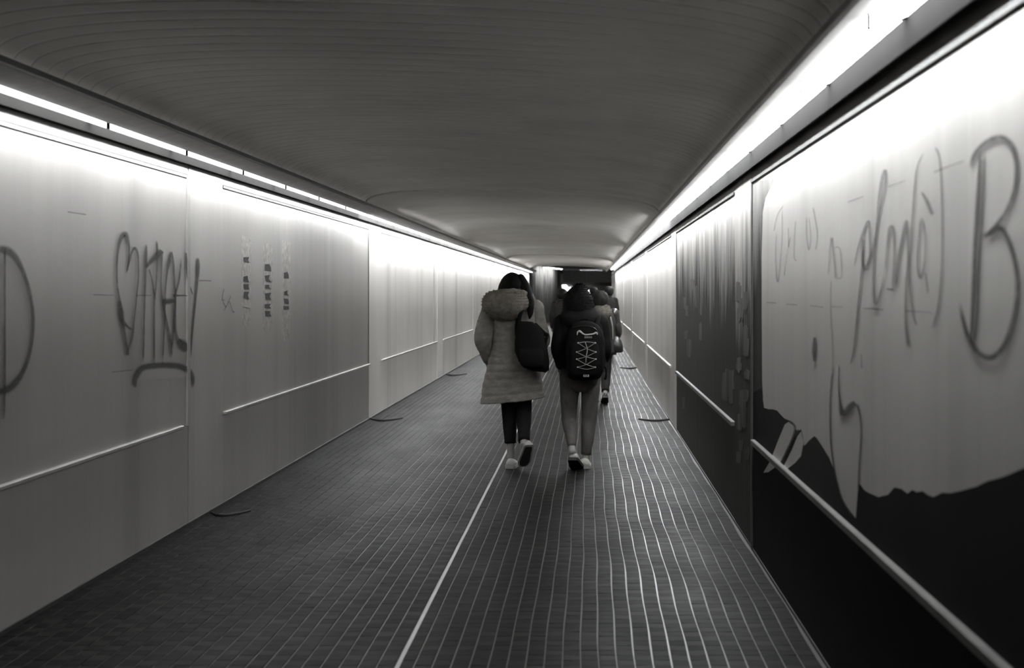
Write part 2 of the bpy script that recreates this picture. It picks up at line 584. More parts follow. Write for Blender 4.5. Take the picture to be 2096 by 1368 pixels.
def patch(name, side, pts, mat, off, parent=None, th=0.0008):
    bm = bmesh.new()
    vs = [bm.verts.new(on_wall(side, x, y, off)) for x, y in pts]
    f = bm.faces.new(vs)
    f.normal_update()
    bmesh.ops.triangulate(bm, faces=[f])
    ex = bmesh.ops.extrude_face_region(bm, geom=list(bm.faces))
    for v in [g for g in ex['geom'] if isinstance(g, bmesh.types.BMVert)]:
        v.co.x += -th if side == 'L' else th
    return obj(name, bm, mat, parent or (wl if side == 'L' else wr))

# left tag
T = dict(scale=3.8, ox=220, oy=460)
letter('graffiti_letter', 'L', [
    [(135, 385, 10), (150, 300, 14), (156, 180, 18), (128, 75, 46), (92, 110, 34), (70, 200, 22), (60, 330, 18), (66, 480, 16), (84, 600, 26), (98, 720, 34), (120, 840, 22), (145, 1000, 24), (150, 1010, 10)],
    [(140, 1010, 18), (180, 880, 22), (195, 760, 16), (215, 560, 14), (230, 400, 14), (226, 250, 18), (205, 185, 26), (178, 215, 20), (150, 320, 16), (138, 375, 10)],
    [(80, 590, 20), (97, 680, 46), (112, 760, 34), (180, 820, 14)]], 'spray', label='tall looped first letter of the spray tag', **T)
letter('graffiti_letter', 'L', [
    [(290, 150, 16), (288, 230, 30), (284, 350, 24), (278, 600, 17), (272, 850, 17), (265, 1075, 15)],
    [(285, 335, 22), (330, 285, 40), (380, 235, 52), (415, 200, 46)],
    [(370, 120, 14), (376, 200, 22), (374, 300, 16), (366, 480, 16), (353, 620, 18), (352, 900, 17), (352, 1090, 15)],
    [(312, 345, 12), (335, 430, 13), (356, 580, 14)]], 'spray', label='sprayed M with a long middle stem', **T)
letter('graffiti_letter', 'L', [
    [(412, 200, 28), (408, 350, 16), (406, 470, 14), (416, 600, 18), (450, 760, 20), (482, 920, 24), (488, 1040, 14)],
    [(485, 205, 20), (470, 280, 30), (452, 380, 18), (437, 560, 17), (430, 800, 17), (417, 1080, 15)],
    [(485, 205, 20), (503, 310, 22), (512, 480, 16), (515, 620, 20), (505, 800, 20), (490, 970, 18)],
    [(415, 600, 44), (460, 598, 50), (510, 590, 34)]], 'spray', label='narrow arched sprayed letter with a blotted crossbar', **T)
letter('graffiti_letter', 'L', [
    [(562, 250, 14), (548, 420, 18), (518, 550, 18), (515, 680, 20), (524, 850, 22), (560, 920, 40), (605, 960, 50)],
    [(540, 900, 40), (580, 940, 90), (608, 985, 50)],
    [(495, 552, 22), (560, 552, 14), (615, 552, 8)],
    [(600, 215, 12), (604, 280, 18), (614, 420, 13), (655, 550, 12)],
    [(692, 255, 18), (692, 330, 36), (686, 450, 24), (668, 640, 20), (648, 850, 18), (634, 1050, 14)]], 'spray', label='last sprayed letters of the tag around the pale joint', **T)
letter('graffiti_dash', 'L', [[(700, 436, 10), (750, 436, 9), (800, 438, 6)], [(205, 552, 8), (260, 551, 10), (330, 552, 6)]], 'spray_thin', **T)
letter('graffiti_underline', 'L', [[(205, 1275, 18), (205, 1200, 44), (255, 1120, 52), (340, 1100, 48), (450, 1094, 48), (560, 1105, 48), (625, 1140, 44), (650, 1190, 40), (656, 1265, 14)]], 'spray', label='thick arched underline below the tag', **T)
T = dict(scale=2.85, ox=0, oy=440)
letter('graffiti_letter', 'L', [
    [(-40, 200, 40), (20, 205, 50), (70, 240, 44), (120, 325, 30), (160, 450, 24), (182, 600, 22), (172, 760, 22), (135, 890, 26), (80, 980, 44), (20, 1025, 46), (-60, 1035, 30)],
    [(16, 190, 14), (16, 400, 14), (16, 700, 14), (14, 1000, 18), (10, 1200, 12)]], 'spray', label='big sprayed D cut by the left edge of the view', **T)
letter('scratch', 'L', [[(400, 900 - 0 - 380 + 0, 5), (520, 918 - 380, 6)][:2]], 'spray_thin', 2.994, 0, 260)
letter('scratch', 'L', [[(530, 466, 5), (660, 470, 6)], [(640, 918, 5), (770, 905, 5)]], 'spray_faint', **T)
letter('graffiti_scribble', 'L', [
    [(1300, 430, 5), (1290, 490, 6), (1310, 540, 5)], [(1340, 470, 4), (1320, 520, 6), (1300, 560, 4)], [(1330, 500, 5), (1350, 560, 9), (1362, 566, 6)], [(1285, 495, 9), (1305, 498, 7)]], 'spray_thin', **T)
# right slogan
T = dict(scale=2.63, ox=1520, oy=260)
letter('graffiti_letter', 'R', [
    [(1232, 225, 14), (1255, 150, 26), (1320, 82, 32), (1400, 56, 34), (1460, 105, 34), (1484, 200, 28), (1474, 330, 26), (1430, 450, 24), (1370, 535, 30), (1300, 605, 30)],
    [(1295, 590, 30), (1340, 575, 34), (1395, 545, 34), (1440, 612, 28), (1474, 720, 26), (1488, 850, 26), (1474, 1000, 28), (1430, 1150, 32), (1380, 1222, 36), (1330, 1244, 38), (1270, 1212, 34), (1222, 1130, 28), (1192, 1030, 22), (1176, 940, 12)],
    [(1287, 130, 18), (1276, 350, 24), (1263, 560, 24), (1250, 850, 24), (1238, 1170, 20)],
    [(1311, 130, 12), (1301, 400, 14), (1282, 700, 14), (1270, 1000, 14), (1254, 1170, 12)]], 'spray', label='tall sprayed capital B ending the slogan', **T)
letter('graffiti_letter', 'R', [
    [(605, 755, 8), (625, 660, 10), (655, 570, 18), (684, 506, 14), (690, 600, 12), (690, 690, 14), (668, 778, 26)],
    [(655, 600, 16), (650, 720, 18), (667, 775, 20)],
    [(655, 640, 12), (645, 800, 14), (625, 1000, 16), (605, 1200, 14), (585, 1280, 8)]], 'spray_thin', label='faded sprayed p with a long tail', **T)
letter('graffiti_letter', 'R', [[(672, 770, 10), (708, 665, 18), (740, 480, 14), (776, 300, 14), (771, 235, 20), (745, 330, 12), (722, 600, 12), (710, 800, 14), (714, 920, 20), (728, 950, 22), (752, 880, 14), (772, 775, 10)]], 'spray_thin', label='faded sprayed l with a tall loop', **T)
letter('graffiti_letter', 'R', [[(775, 790, 10), (785, 650, 14), (800, 545, 24), (820, 560, 18), (822, 700, 14), (815, 880, 20)], [(780, 872, 12), (820, 878, 16)]], 'spray_thin', label='faded sprayed a', **T)
letter('graffiti_letter', 'R', [[(832, 865, 14), (850, 690, 22), (882, 530, 24), (897, 505, 18)], [(895, 510, 14), (897, 700, 14), (885, 900, 15), (888, 1080, 20), (905, 1195, 28)]], 'spray_thin', label='faded sprayed n running down into a blot', **T)
letter('graffiti_letter', 'R', [[(970, 350, 10), (1000, 400, 20), (1030, 475, 22)], [(972, 478, 20), (955, 600, 14), (948, 740, 13), (964, 812, 18), (985, 740, 10), (992, 600, 9), (976, 490, 14)], [(990, 780, 8), (1005, 895, 10)]], 'spray_thin', label='faded sprayed e with a stroke above', **T)
letter('graffiti_letter', 'R', [[(1042, 105, 8), (1070, 180, 12), (1081, 400, 13), (1082, 700, 14), (1065, 950, 16), (1030, 1092, 22)], [(982, 140, 8), (950, 210, 9), (934, 320, 12), (916, 600, 14), (906, 800, 14), (925, 1000, 14), (946, 1075, 10)], [(1035, 245, 6), (1110, 215, 7), (1205, 182, 5)]], 'spray_thin', label='faded sprayed t drawn as a wide loop', **T)
letter('graffiti_word', 'R', [
    [(172, 565, 7), (190, 480, 8), (222, 425, 8)], [(218, 440, 7), (213, 640, 8), (194, 835, 10), (180, 700, 8), (186, 560, 8)],
    [(262, 590, 6), (240, 700, 7), (228, 805, 7)], [(250, 540, 6), (252, 650, 6)], [(290, 500, 7), (284, 600, 8), (282, 700, 8), (296, 722, 9)],
    [(350, 480, 8), (350, 580, 9), (362, 662, 9), (372, 590, 7), (362, 480, 6)], [(384, 430, 9), (404, 540, 9), (408, 600, 8), (398, 665, 10)]], 'spray_faint', label='nearly rubbed out first words of the slogan', **T)
letter('graffiti_word', 'R', [
    [(486, 592, 22), (476, 660, 12), (466, 800, 8)], [(486, 600, 16), (498, 700, 14), (508, 820, 16)], [(500, 650, 8), (530, 660, 10), (540, 800, 8), (512, 815, 9)]], 'spray_faint', label='faded word no of the slogan', **T)
letter('paint_blot', 'R', [[(392, 1130, 14), (393, 1170, 26), (390, 1215, 24), (390, 1265, 8)]], 'spray', **T)
letter('paint_drip', 'R', [[(482, 820, 6), (480, 980, 8), (490, 1180, 10), (490, 1360, 8)], [(645, 1220, 6), (648, 1300, 10)]], 'spray_faint', **T)
letter('scratch', 'R', [[(650, 978, 8), (700, 980, 12), (765, 985, 8)], [(785, 322, 6), (880, 290, 5)], [(570, 405, 4), (655, 374, 4)], [(880, 990, 5), (1030, 1000, 4)]], 'spray_thin', **T)
letter('scratch', 'R', [[(130, 945, 4), (185, 948, 4)], [(235, 954, 4), (300, 958, 4)], [(365, 962, 5), (440, 972, 5)], [(480, 968, 4), (545, 970, 4)]], 'spray_faint', **T)

# mural shapes on the near right panel
patch('mural_sky_band', 'R', [(1600, 362), (1617, 350), (1640, 337), (1675, 314), (1712, 303), (1737, 283), (1787, 261), (1834, 247), (1862, 219), (1909, 203), (1937, 189), (1978, 172), (2028, 150), (2048, 128), (2095, 114), (2300, 20), (2300, -125), (2096, 10), (1546, 372)], 'mural_top', 0.0008)
patch('mural_border', 'R', [(1543, 376), (1590, 352), (1577, 385), (1567, 405), (1561, 435), (1559, 526), (1559, 640), (1560, 780), (1562, 815), (1541, 835)], 'border', 0.0006, th=0.0004)
def to_floor(pts):
    """close an outline straight down to the foot of the wall"""
    a, b = pts[-1], pts[0]
    foot = lambda x: VY + F * EYE / (F * XR / (x - VX)) - 1
    return pts + [(a[0], foot(a[0])), (b[0], foot(b[0]))]
ridge = [(1541, 805), (1558, 795), (1564, 835), (1573, 838), (1582, 838), (1591, 841), (1598, 849), (1606, 857), (1618, 862), (1628, 878), (1634, 884), (1640, 879), (1645, 905),
         (1646, 914), (1656, 903), (1667, 893), (1672, 897), (1680, 909), (1698, 938), (1711, 972), (1724, 1025), (1752, 1062), (1756, 1010), (1760, 991), (1770, 1004), (1778, 1009), (1798, 1018), (1818, 1013),
         (1831, 998), (1845, 1001), (1858, 1011), (1868, 1003), (1876, 1008), (1889, 1006), (1900, 1014), (1911, 1018), (1929, 1009), (1945, 1010), (1964, 1006), (2000, 996), (2022, 985), (2049, 978), (2070, 970), (2093, 960), (2250, 905), (2400, 860)]
patch('mural_ground', 'R', to_floor(ridge), 'dark_paint', 0.0009)
patch('mural_hill', 'R', [(1612, 962), (1640, 935), (1646, 914), (1656, 903), (1667, 893), (1680, 909), (1698, 938), (1711, 972), (1722, 1020), (1744, 1060), (1700, 1040), (1650, 1000)], 'hill_paint', 0.0013)
patch('mural_rock', 'R', [(1607, 869), (1615, 864), (1622, 870), (1629, 881), (1622, 899), (1600, 947), (1587, 957), (1573, 967), (1563, 968), (1578, 942), (1592, 905)], 'mural', 0.0014)
patch('mural_rock', 'R', [(1640, 884), (1645, 908), (1640, 934), (1628, 948), (1612, 960), (1604, 956), (1622, 920), (1633, 893)], 'mural', 0.0014)
T = dict(scale=2.25, ox=1360, oy=760)
letter('mural_outline', 'R', [
    [(780, -20, 8), (768, 100, 8), (766, 200, 9), (770, 330, 9), (782, 430, 9), (800, 520, 9), (826, 600, 9), (882, 690, 9)],
    [(890, 150, 12), (906, 215, 9), (910, 300, 9), (902, 420, 9), (896, 560, 9)], [(808, -30, 5), (806, 60, 7), (812, 140, 14), (822, 200, 30)],
    [(815, 190, 30), (835, 196, 34), (860, 165, 36), (884, 145, 30)],
    [(575, 228, 10), (605, 268, 12), (560, 380, 10), (535, 425, 8)], [(622, 270, 12), (604, 300, 10)]], 'spray', label='dark outline of a pale feather shape', **T)
# scraps of old posters on the peeling panel and pillar
def scraps(side, x0, x1, y0, y1, n, mat, wmin, wmax, hmin, hmax, seed, off=0.001):
    rnd = random.Random(seed)
    for _ in range(n):
        x = rnd.uniform(x0, x1); y = rnd.uniform(y0, y1)
        ww = rnd.uniform(wmin, wmax); hh = rnd.uniform(hmin, hmax)
        pts = [(x, y), (x + ww * 0.5, y - rnd.uniform(0, 4)), (x + ww, y + rnd.uniform(-3, 3)), (x + ww * rnd.uniform(0.8, 1.05), y + hh * 0.5), (x + ww * rnd.uniform(0.7, 1), y + hh), (x + ww * 0.4, y + hh * rnd.uniform(0.85, 1.1)), (x + rnd.uniform(-1, 1), y + hh * 0.9)]
        patch('poster_scrap', side, pts, mat, off + rnd.uniform(0, 0.0006))
M['scrap'] = peel_paint('weathered scrap paper', 0.06, 0.26, 0.5, 0.1, 14)
scraps('R', 1474, 1496, 735, 790, 7, 'scrap', 7, 12, 18, 40, 3)
scraps('R', 1476, 1486, 795, 810, 2, 'scrap', 6, 8, 15, 25, 4)
scraps('R', 1508, 1526, 560, 930, 20, 'scrap', 7, 13, 12, 42, 5, 0.0055)
scraps('R', 1395, 1440, 560, 700, 9, 'scrap', 5, 10, 15, 45, 6)
scraps('R', 1395, 1402, 645, 820, 3, 'scrap', 6, 12, 15, 22, 8)
# three columns of torn lettering on the left wall
rnd = random.Random(11)
for (x, y0, y1, ww) in ((497, 527, 632, 13), (541, 541, 645, 14), (580, 536, 665, 11)):
    patch('poster_scrap', 'L', [(x - 3, y0 - 45), (x + ww + 4, y0 - 40), (x + ww + 3, y1 + 30), (x + ww * 0.4, y1 + 36), (x - 3, y1 + 28)], 'poster', 0.0008)
    y = y0
    while y < y1:
        h = rnd.uniform(7, 15)
        patch('poster_letter', 'L', [(x + rnd.uniform(0, 2), y), (x + ww * rnd.uniform(0.7, 1), y + rnd.uniform(-2, 1)), (x + ww * rnd.uniform(0.6, 1), y + h * 0.5), (x + ww, y + h), (x + rnd.uniform(0, 3), y + h * rnd.uniform(0.8, 1))],
              'ink' if rnd.random() < 0.6 else 'poster', 0.0017)
        y += h + rnd.uniform(3, 9)

# ------------------------------------------------------------------ ceiling
def arch(t):
    """height and x of the vault across -1..1"""
    x = (CL + CR) / 2 + (CR - CL) / 2 * t
    z = CZL + (CZR - CZL) * (t + 1) / 2
    return x, z + 0.185 * max(0.0, 1 - abs(t) ** 2.5) ** 0.4
TS = [math.copysign(1 - (1 - abs(s)) ** 1.8, s) for s in [-1 + 2 * i / 44 for i in range(45)]]
def vault(y0, y1, rise_in, mat, parent=None, name='ceiling', th=0.03, dz=0.0):
    """curved strip from y0 to y1, its two long edges turned up to leave a joint"""
    bm = bmesh.new()
    prof = [(y0, rise_in), (y0 + min(0.02, (y1 - y0) * 0.2), 0.0), (y1 - min(0.02, (y1 - y0) * 0.2), 0.0), (y1, rise_in)]
    rows = []
    for (y, up) in prof:
        rows.append([bm.verts.new((arch(t)[0], y, arch(t)[1] + up + dz)) for t in TS])
    for a, b in zip(rows, rows[1:]):
        for k in range(len(TS) - 1):
            bm.faces.new((a[k], a[k + 1], b[k + 1], b[k]))
    top = [[bm.verts.new((arch(t)[0], y, arch(t)[1] + th + dz)) for t in TS] for y in (y0, y1)]
    for k in range(len(TS) - 1):
        bm.faces.new((top[0][k], top[1][k], top[1][k + 1], top[0][k + 1]))
        bm.faces.new((top[0][k], top[0][k + 1], rows[0][k + 1], rows[0][k]))
        bm.faces.new((top[1][k], rows[-1][k], rows[-1][k + 1], top[1][k + 1]))
    return obj(name, bm, mat, parent, True)
ceiling = struct(boxobj('ceiling', (-2.9, 1.3, D0, 51, 2.72, 2.95), 'core'))
SLAT = 0.16
y = 1.0
while y < 13.3:
    vault(y + 0.0015, y + SLAT - 0.0015, 0.0012, 'ceil', ceiling, 'ceiling_slat')
    y += SLAT
vault(D0, 1.0, 0.0, 'ceil', ceiling, 'ceiling_slab')
vault(13.4, 24.0, 0.01, 'ceil_far', ceiling, 'ceiling_slab', dz=-0.012)
vault(24.0, 36.0, 0.01, 'ceil_far', ceiling, 'ceiling_slab', dz=-0.012)
vault(36.2, 51.0, 0.03, 'ceil_far', ceiling, 'ceiling_slab', dz=-0.035)
# dark lip where the slatted vault ends, and cove boards beside the lamp rows
for n, (x0, x1, z0, z1, e) in {'trim_1': (CL - 0.17, CL + 0.005, LAMP_ZL + 0.02, CZL, LEFT_END), 'trim_2': (CR - 0.005, RX0 - 0.005, LAMP_ZR + 0.0, CZR, RIGHT_END)}.items():
    bm = bmesh.new()
    if n == 'trim_1':
        pr = [(LX1 + 0.005, LAMP_ZL + 0.014), (CL - 0.012, CZL - 0.012), (CL + 0.004, CZL - 0.006), (CL + 0.004, CZL + 0.05), (LX1 + 0.005, LAMP_ZL + 0.13)]
    else:
        pr = [(RX0 - 0.005, LAMP_ZR + 0.018), (CR + 0.012, CZR - 0.008), (CR - 0.004, CZR - 0.004), (CR - 0.004, CZR + 0.05), (RX0 - 0.005, LAMP_ZR + 0.13)]
    r0 = [bm.verts.new((x, D0, z)) for x, z in pr]
    r1 = [bm.verts.new((x, e, z)) for x, z in pr]
    for k in range(5):
        bm.faces.new((r0[k], r0[(k + 1) % 5], r1[(k + 1) % 5], r1[k]))
    bm.faces.new(r0); bm.faces.new(r1[::-1])
    struct(obj(n, bm, 'board'))
bm = bmesh.new()
box(bm, CL - 0.004, CL + 0.02, D0, 50, CZL - 0.008, CZL + 0.016)
struct(obj('trim_3', bm, 'skirting'))
# top of the walls behind the lamps
struct(boxobj('trim_4', (-2.9, LX0 - 0.055, D0, LEFT_END, 2.41, 2.60), 'core'))
struct(boxobj('trim_5', (RX1 + 0.045, 1.3, D0, RIGHT_END, 2.35, 2.60), 'core'))

# ------------------------------------------------------------------ lamp rows
ORD = ['first', 'second', 'third', 'fourth', 'fifth', 'sixth', 'seventh', 'eighth', 'ninth', 'tenth', 'eleventh', 'twelfth', 'thirteenth', 'fourteenth', 'fifteenth', 'sixteenth', 'seventeenth', 'eighteenth']
def lamp_proto(side, ln):
    x0, x1, z = (LX0, LX1, LAMP_ZL) if side == 'L' else (RX0, RX1, LAMP_ZR)
    wx, lip = (x0, -1) if side == 'L' else (x1, 1)
    t = thing('tube_lamp', '', 'lamp', ((x0 + x1) / 2, 0, z))
    cx = (x0 + x1) / 2
    bm = bmesh.new()
    box(bm, x0 - cx, x1 - cx, 0.004, ln - 0.004, 0.030, 0.085, 0.006)
    obj('housing', bm, 'housing', t)
    q = 0.045 if side == 'L' else 0.052
    up = 0.018 if side == 'L' else 0.024
    lo_z = -0.010 if side == 'L' else -0.018
    bm = bmesh.new()                                # bright face, tilt shaped to favour its own wall and spare the opposite one
    rise = 0.042 if side == 'L' else 0.031
    prof = [(-q + 0.004, lo_z), (-q * 0.4, lo_z + rise * 0.25), (q * 0.4, lo_z + rise * 0.65), (q, lo_z + rise), (q, lo_z + rise + 0.004), (-q + 0.004, lo_z + 0.006)]
    prof = [(x * lip, zz) for x, zz in prof]
    r0 = [bm.verts.new((x, 0.022, zz)) for x, zz in prof]
    r1 = [bm.verts.new((x, ln - 0.022, zz)) for x, zz in prof]
    for k in range(len(prof)):
        bm.faces.new((r0[k], r0[(k + 1) % 6], r1[(k + 1) % 6], r1[k]))
    bm.faces.new(r0); bm.faces.new(r1[::-1])
    obj('tube_face', bm, 'lamp', t)
    bm = bmesh.new()                                # frosted side panel towards the passage
    xa, xb = sorted((-q * lip, (-q + 0.0035) * lip))
    box(bm, xa, xb, 0.022, ln - 0.022, lo_z - 0.002, up)
    obj('side_panel', bm, 'lamp_side' if side == 'L' else 'lamp_side_bright', t)
    bm = bmesh.new()                                # lip on the wall side
    xe = wx - cx
    lo = -0.03 if side == 'L' else -0.08
    a0, a1 = (xe, xe + lip * 0.012)
    box(bm, min(a0, a1) - (0 if lip > 0 else 0), max(a0, a1), 0, ln, lo, 0.07)
    obj('lip', bm, 'lip_black', t)
    for e in (0.004, ln - 0.019):
        bm = bmesh.new()
        ring = [(x * lip, zz) for x, zz in ((-q - 0.001, lo_z - 0.003), (q, lo_z + rise - 0.003), (q, 0.04), (-q - 0.001, 0.04))]
        a0 = [bm.verts.new((x, e, zz)) for x, zz in ring]
        a1 = [bm.verts.new((x, e + 0.015, zz)) for x, zz in ring]
        for k4 in range(4):
            bm.faces.new((a0[k4], a0[(k4 + 1) % 4], a1[(k4 + 1) % 4], a1[k4]))
        bm.faces.new(a0); bm.faces.new(a1[::-1])
        obj('end_cap', bm, 'lip_black', t)
    return t
def copy_thing(t, loc):
    c = t.copy()
    C.objects.link(c)
    c.location = loc
    for ch in t.children:
        d = ch.copy()
        C.objects.link(d)
        d.parent = c
        for g in ch.children:
            h = g.copy(); C.objects.link(h); h.parent = d
    return c
for side, start, ln, end in (('R', 2.57, 1.2, 46.5), ('L', 5.33, 1.3, 57.6)):
    proto = lamp_proto(side, ln)
    boosted = None
    k, y = 0, start
    wn = 'left' if side == 'L' else 'right'
    while y + ln <= end:
        if y > 13.5 and boosted is None:                 # tubes from here on set brighter to lift the far passage
            boosted = copy_thing(proto, proto.location)
            for ch in boosted.children:
                if ch.name.startswith(('tube_face', 'side_panel')):
                    ch.data = ch.data.copy()
                    ch.data.materials[0] = M['lamp_boosted'] if ch.name.startswith('tube') else M['lamp_side_boosted']
            o = boosted
        else:
            o = proto if k == 0 else copy_thing(boosted or proto, proto.location)
        o.location = (proto.location.x, y, proto.location.z)
        vis = k - (1 if side == 'R' else 0)
        if vis < 0:
            o['label'] = ('tube lamp over the %s wall, just out of view nearest the camera' if vis == -1 else 'tube lamp over the %s wall, farthest behind the frame edge') % wn
        elif vis < 18:
            o['label'] = 'glowing tube lamp over the %s wall, %s one counted from the camera' % (wn, ORD[vis])
        else:
            o['label'] = 'small distant glowing tube lamp over the %s wall, beyond the eighteenth' % wn
            o['group'] = 'distant tube lamps over the %s wall' % wn
        o['category'] = 'lamp'
        y += ln
        k += 1

# ------------------------------------------------------------------ far end of the passage
M['end_wall'] = peel_paint('scribbled end wall', 0.22, 0.6, 0.6, 0.12, 3)
bm = bmesh.new()
pr = [(-2.56, 60.0), (-1.52, 66.0), (-1.52, 74.0), (-2.9, 74.0), (-2.9, 60.0)]
r0 = [bm.verts.new((x, yy, 0.0)) for x, yy in pr]
r1 = [bm.verts.new((x, yy, 2.78)) for x, yy in pr]
for k in range(5):
    bm.faces.new((r0[k], r0[(k + 1) % 5], r1[(k + 1) % 5], r1[k]))
bm.faces.new(r0[::-1]); bm.faces.new(r1)
struct(obj('wall_end', bm, 'end_wall'))
endlamp = thing('tube_lamp', 'lone tube lamp over the scribbled end wall far left of the passage', 'lamp', (-2.56, 60.0, 2.62))
endlamp.rotation_euler = (0, 0, math.atan2(6.0, 1.04))
bm = bmesh.new(); box(bm, 0.9, 5.3, -0.46, -0.30, 0.0, 0.06, 0.005); box(bm, 2.9, 3.1, -0.32, -0.01, 0.03, 0.05); obj('housing', bm, 'housing', endlamp)
bm = bmesh.new(); box(bm, 1.0, 5.2, -0.42, -0.34, -0.03, -0.002, 0.006); obj('diffuser', bm, 'lamp', endlamp)
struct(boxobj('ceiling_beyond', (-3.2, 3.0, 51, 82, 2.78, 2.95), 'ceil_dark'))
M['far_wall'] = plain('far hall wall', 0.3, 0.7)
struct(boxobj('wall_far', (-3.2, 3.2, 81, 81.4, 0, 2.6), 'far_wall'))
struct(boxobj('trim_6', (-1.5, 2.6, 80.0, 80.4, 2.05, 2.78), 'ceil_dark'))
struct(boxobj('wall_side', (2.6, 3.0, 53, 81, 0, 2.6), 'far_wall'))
sign = thing('lit_sign', 'bright irregular lit sign far off behind the hooded walker', 'sign', (-1.28, 80.8, 1.2))
bm = bmesh.new()
for x, z in ((0.0, 0.0), ):
    vs = [bm.verts.new((px, 0.0, pz)) for px, pz in ((-0.1, 0.1), (0.1, 0.0), (0.35, 0.3), (0.32, 0.6), (0.1, 0.55), (-0.05, 0.72), (-0.3, 0.7), (-0.26, 0.45))]
    f = bm.faces.new(vs)
    ex = bmesh.ops.extrude_face_region(bm, geom=[f])
    for v in [g for g in ex['geom'] if isinstance(g, bmesh.types.BMVert)]:
        v.co.y += 0.08
obj('light_panel', bm, 'far_light', sign)
bm = bmesh.new(); box(bm, -0.35, 0.4, 0.085, 0.15, -0.05, 0.78, 0.01); obj('case', bm, 'housing', sign)
gl = thing('wall_lamp', 'small round lamp far off between the heads of the crowd', 'lamp', (0.07, 80.8, 1.5))
bm = bmesh.new(); ball(bm, (0, 0, 0), (0.12, 0.06, 0.12)); obj('globe', bm, 'far_light', gl, True)
bm = bmesh.new(); ball(bm, (0, 0.08, 0), (0.15, 0.04, 0.15)); obj('back_plate', bm, 'housing', gl, True)
far_fill = thing('added_far_lamp', 'added tube lamp brightening the dark hall beyond the passage', 'lamp', (0.2, 76, 2.77))
bm = bmesh.new(); box(bm, -0.7, 0.7, -0.06, 0.06, -0.05, -0.002, 0.01); obj('housing', bm, 'housing', far_fill)  # extra lamp, added only to brighten the dark far hall
bm = bmesh.new(); box(bm, -0.66, 0.66, 0.062, 0.10, -0.05, -0.012, 0.006); obj('diffuser', bm, 'lamp', far_fill)

# ------------------------------------------------------------------ people
M['skin'] = plain('skin', 0.38, 0.5, 0.1)
M['eye'] = plain('eye', 0.05, 0.2, 0.1)
M['lips'] = plain('lips', 0.2, 0.5, 0.1)
M['black_cloth'] = plain('black cloth', 0.012, 0.8, 0.3, (20, 20, 20), 0.3, (90, 90, 90), spec=0.2)
M['black_hair'] = plain('black hair', 0.008, 0.6, 0.4, (40, 40, 8), 0.3, (160, 160, 20), spec=0.12)
M['brown_hair'] = plain('dark curly hair', 0.012, 0.7, 0.4, (40, 40, 40), 0.6, (70, 70, 70), spec=0.12)
M['coat'] = plain('grey fur coat', 0.27, 0.9, 0.3, (14, 14, 22), 0.8, (110, 110, 110), spec=0.15, warm=0.06)
M['fur'] = plain('fur hood', 0.27, 0.95, 0.4, (24, 24, 24), 1.0, (140, 140, 140), spec=0.1, warm=0.08)
M['dark_fur'] = plain('dark fur hood', 0.08, 0.95, 0.4, (24, 24, 24), 1.0, (140, 140, 140), spec=0.1, warm=0.08)
M['jeans'] = plain('faded jeans', 0.14, 0.8, 0.35, (9, 9, 5), 0.3, (120, 120, 120), spec=0.2, warm=0.05)
M['shoe'] = plain('white sneaker', 0.55, 0.6, 0.2, (20, 20, 20))
M['sole'] = plain('pale rubber sole', 0.45, 0.6, 0.2, (20, 20, 20))
M['dark_sole'] = plain('dark rubber sole', 0.03, 0.6)
M['leather'] = plain('dark leather', 0.02, 0.3, 0.3, (9, 9, 9), 0.3, (40, 40, 40), spec=0.6)
M['bag'] = plain('black nylon', 0.009, 0.8, 0.3, (30, 30, 30), 0.2, (160, 160, 160), spec=0.12)
M['cord'] = plain('pale cord', 0.28, 0.5, 0.1)
M['white_print'] = plain('white print', 0.6, 0.5, 0.1)

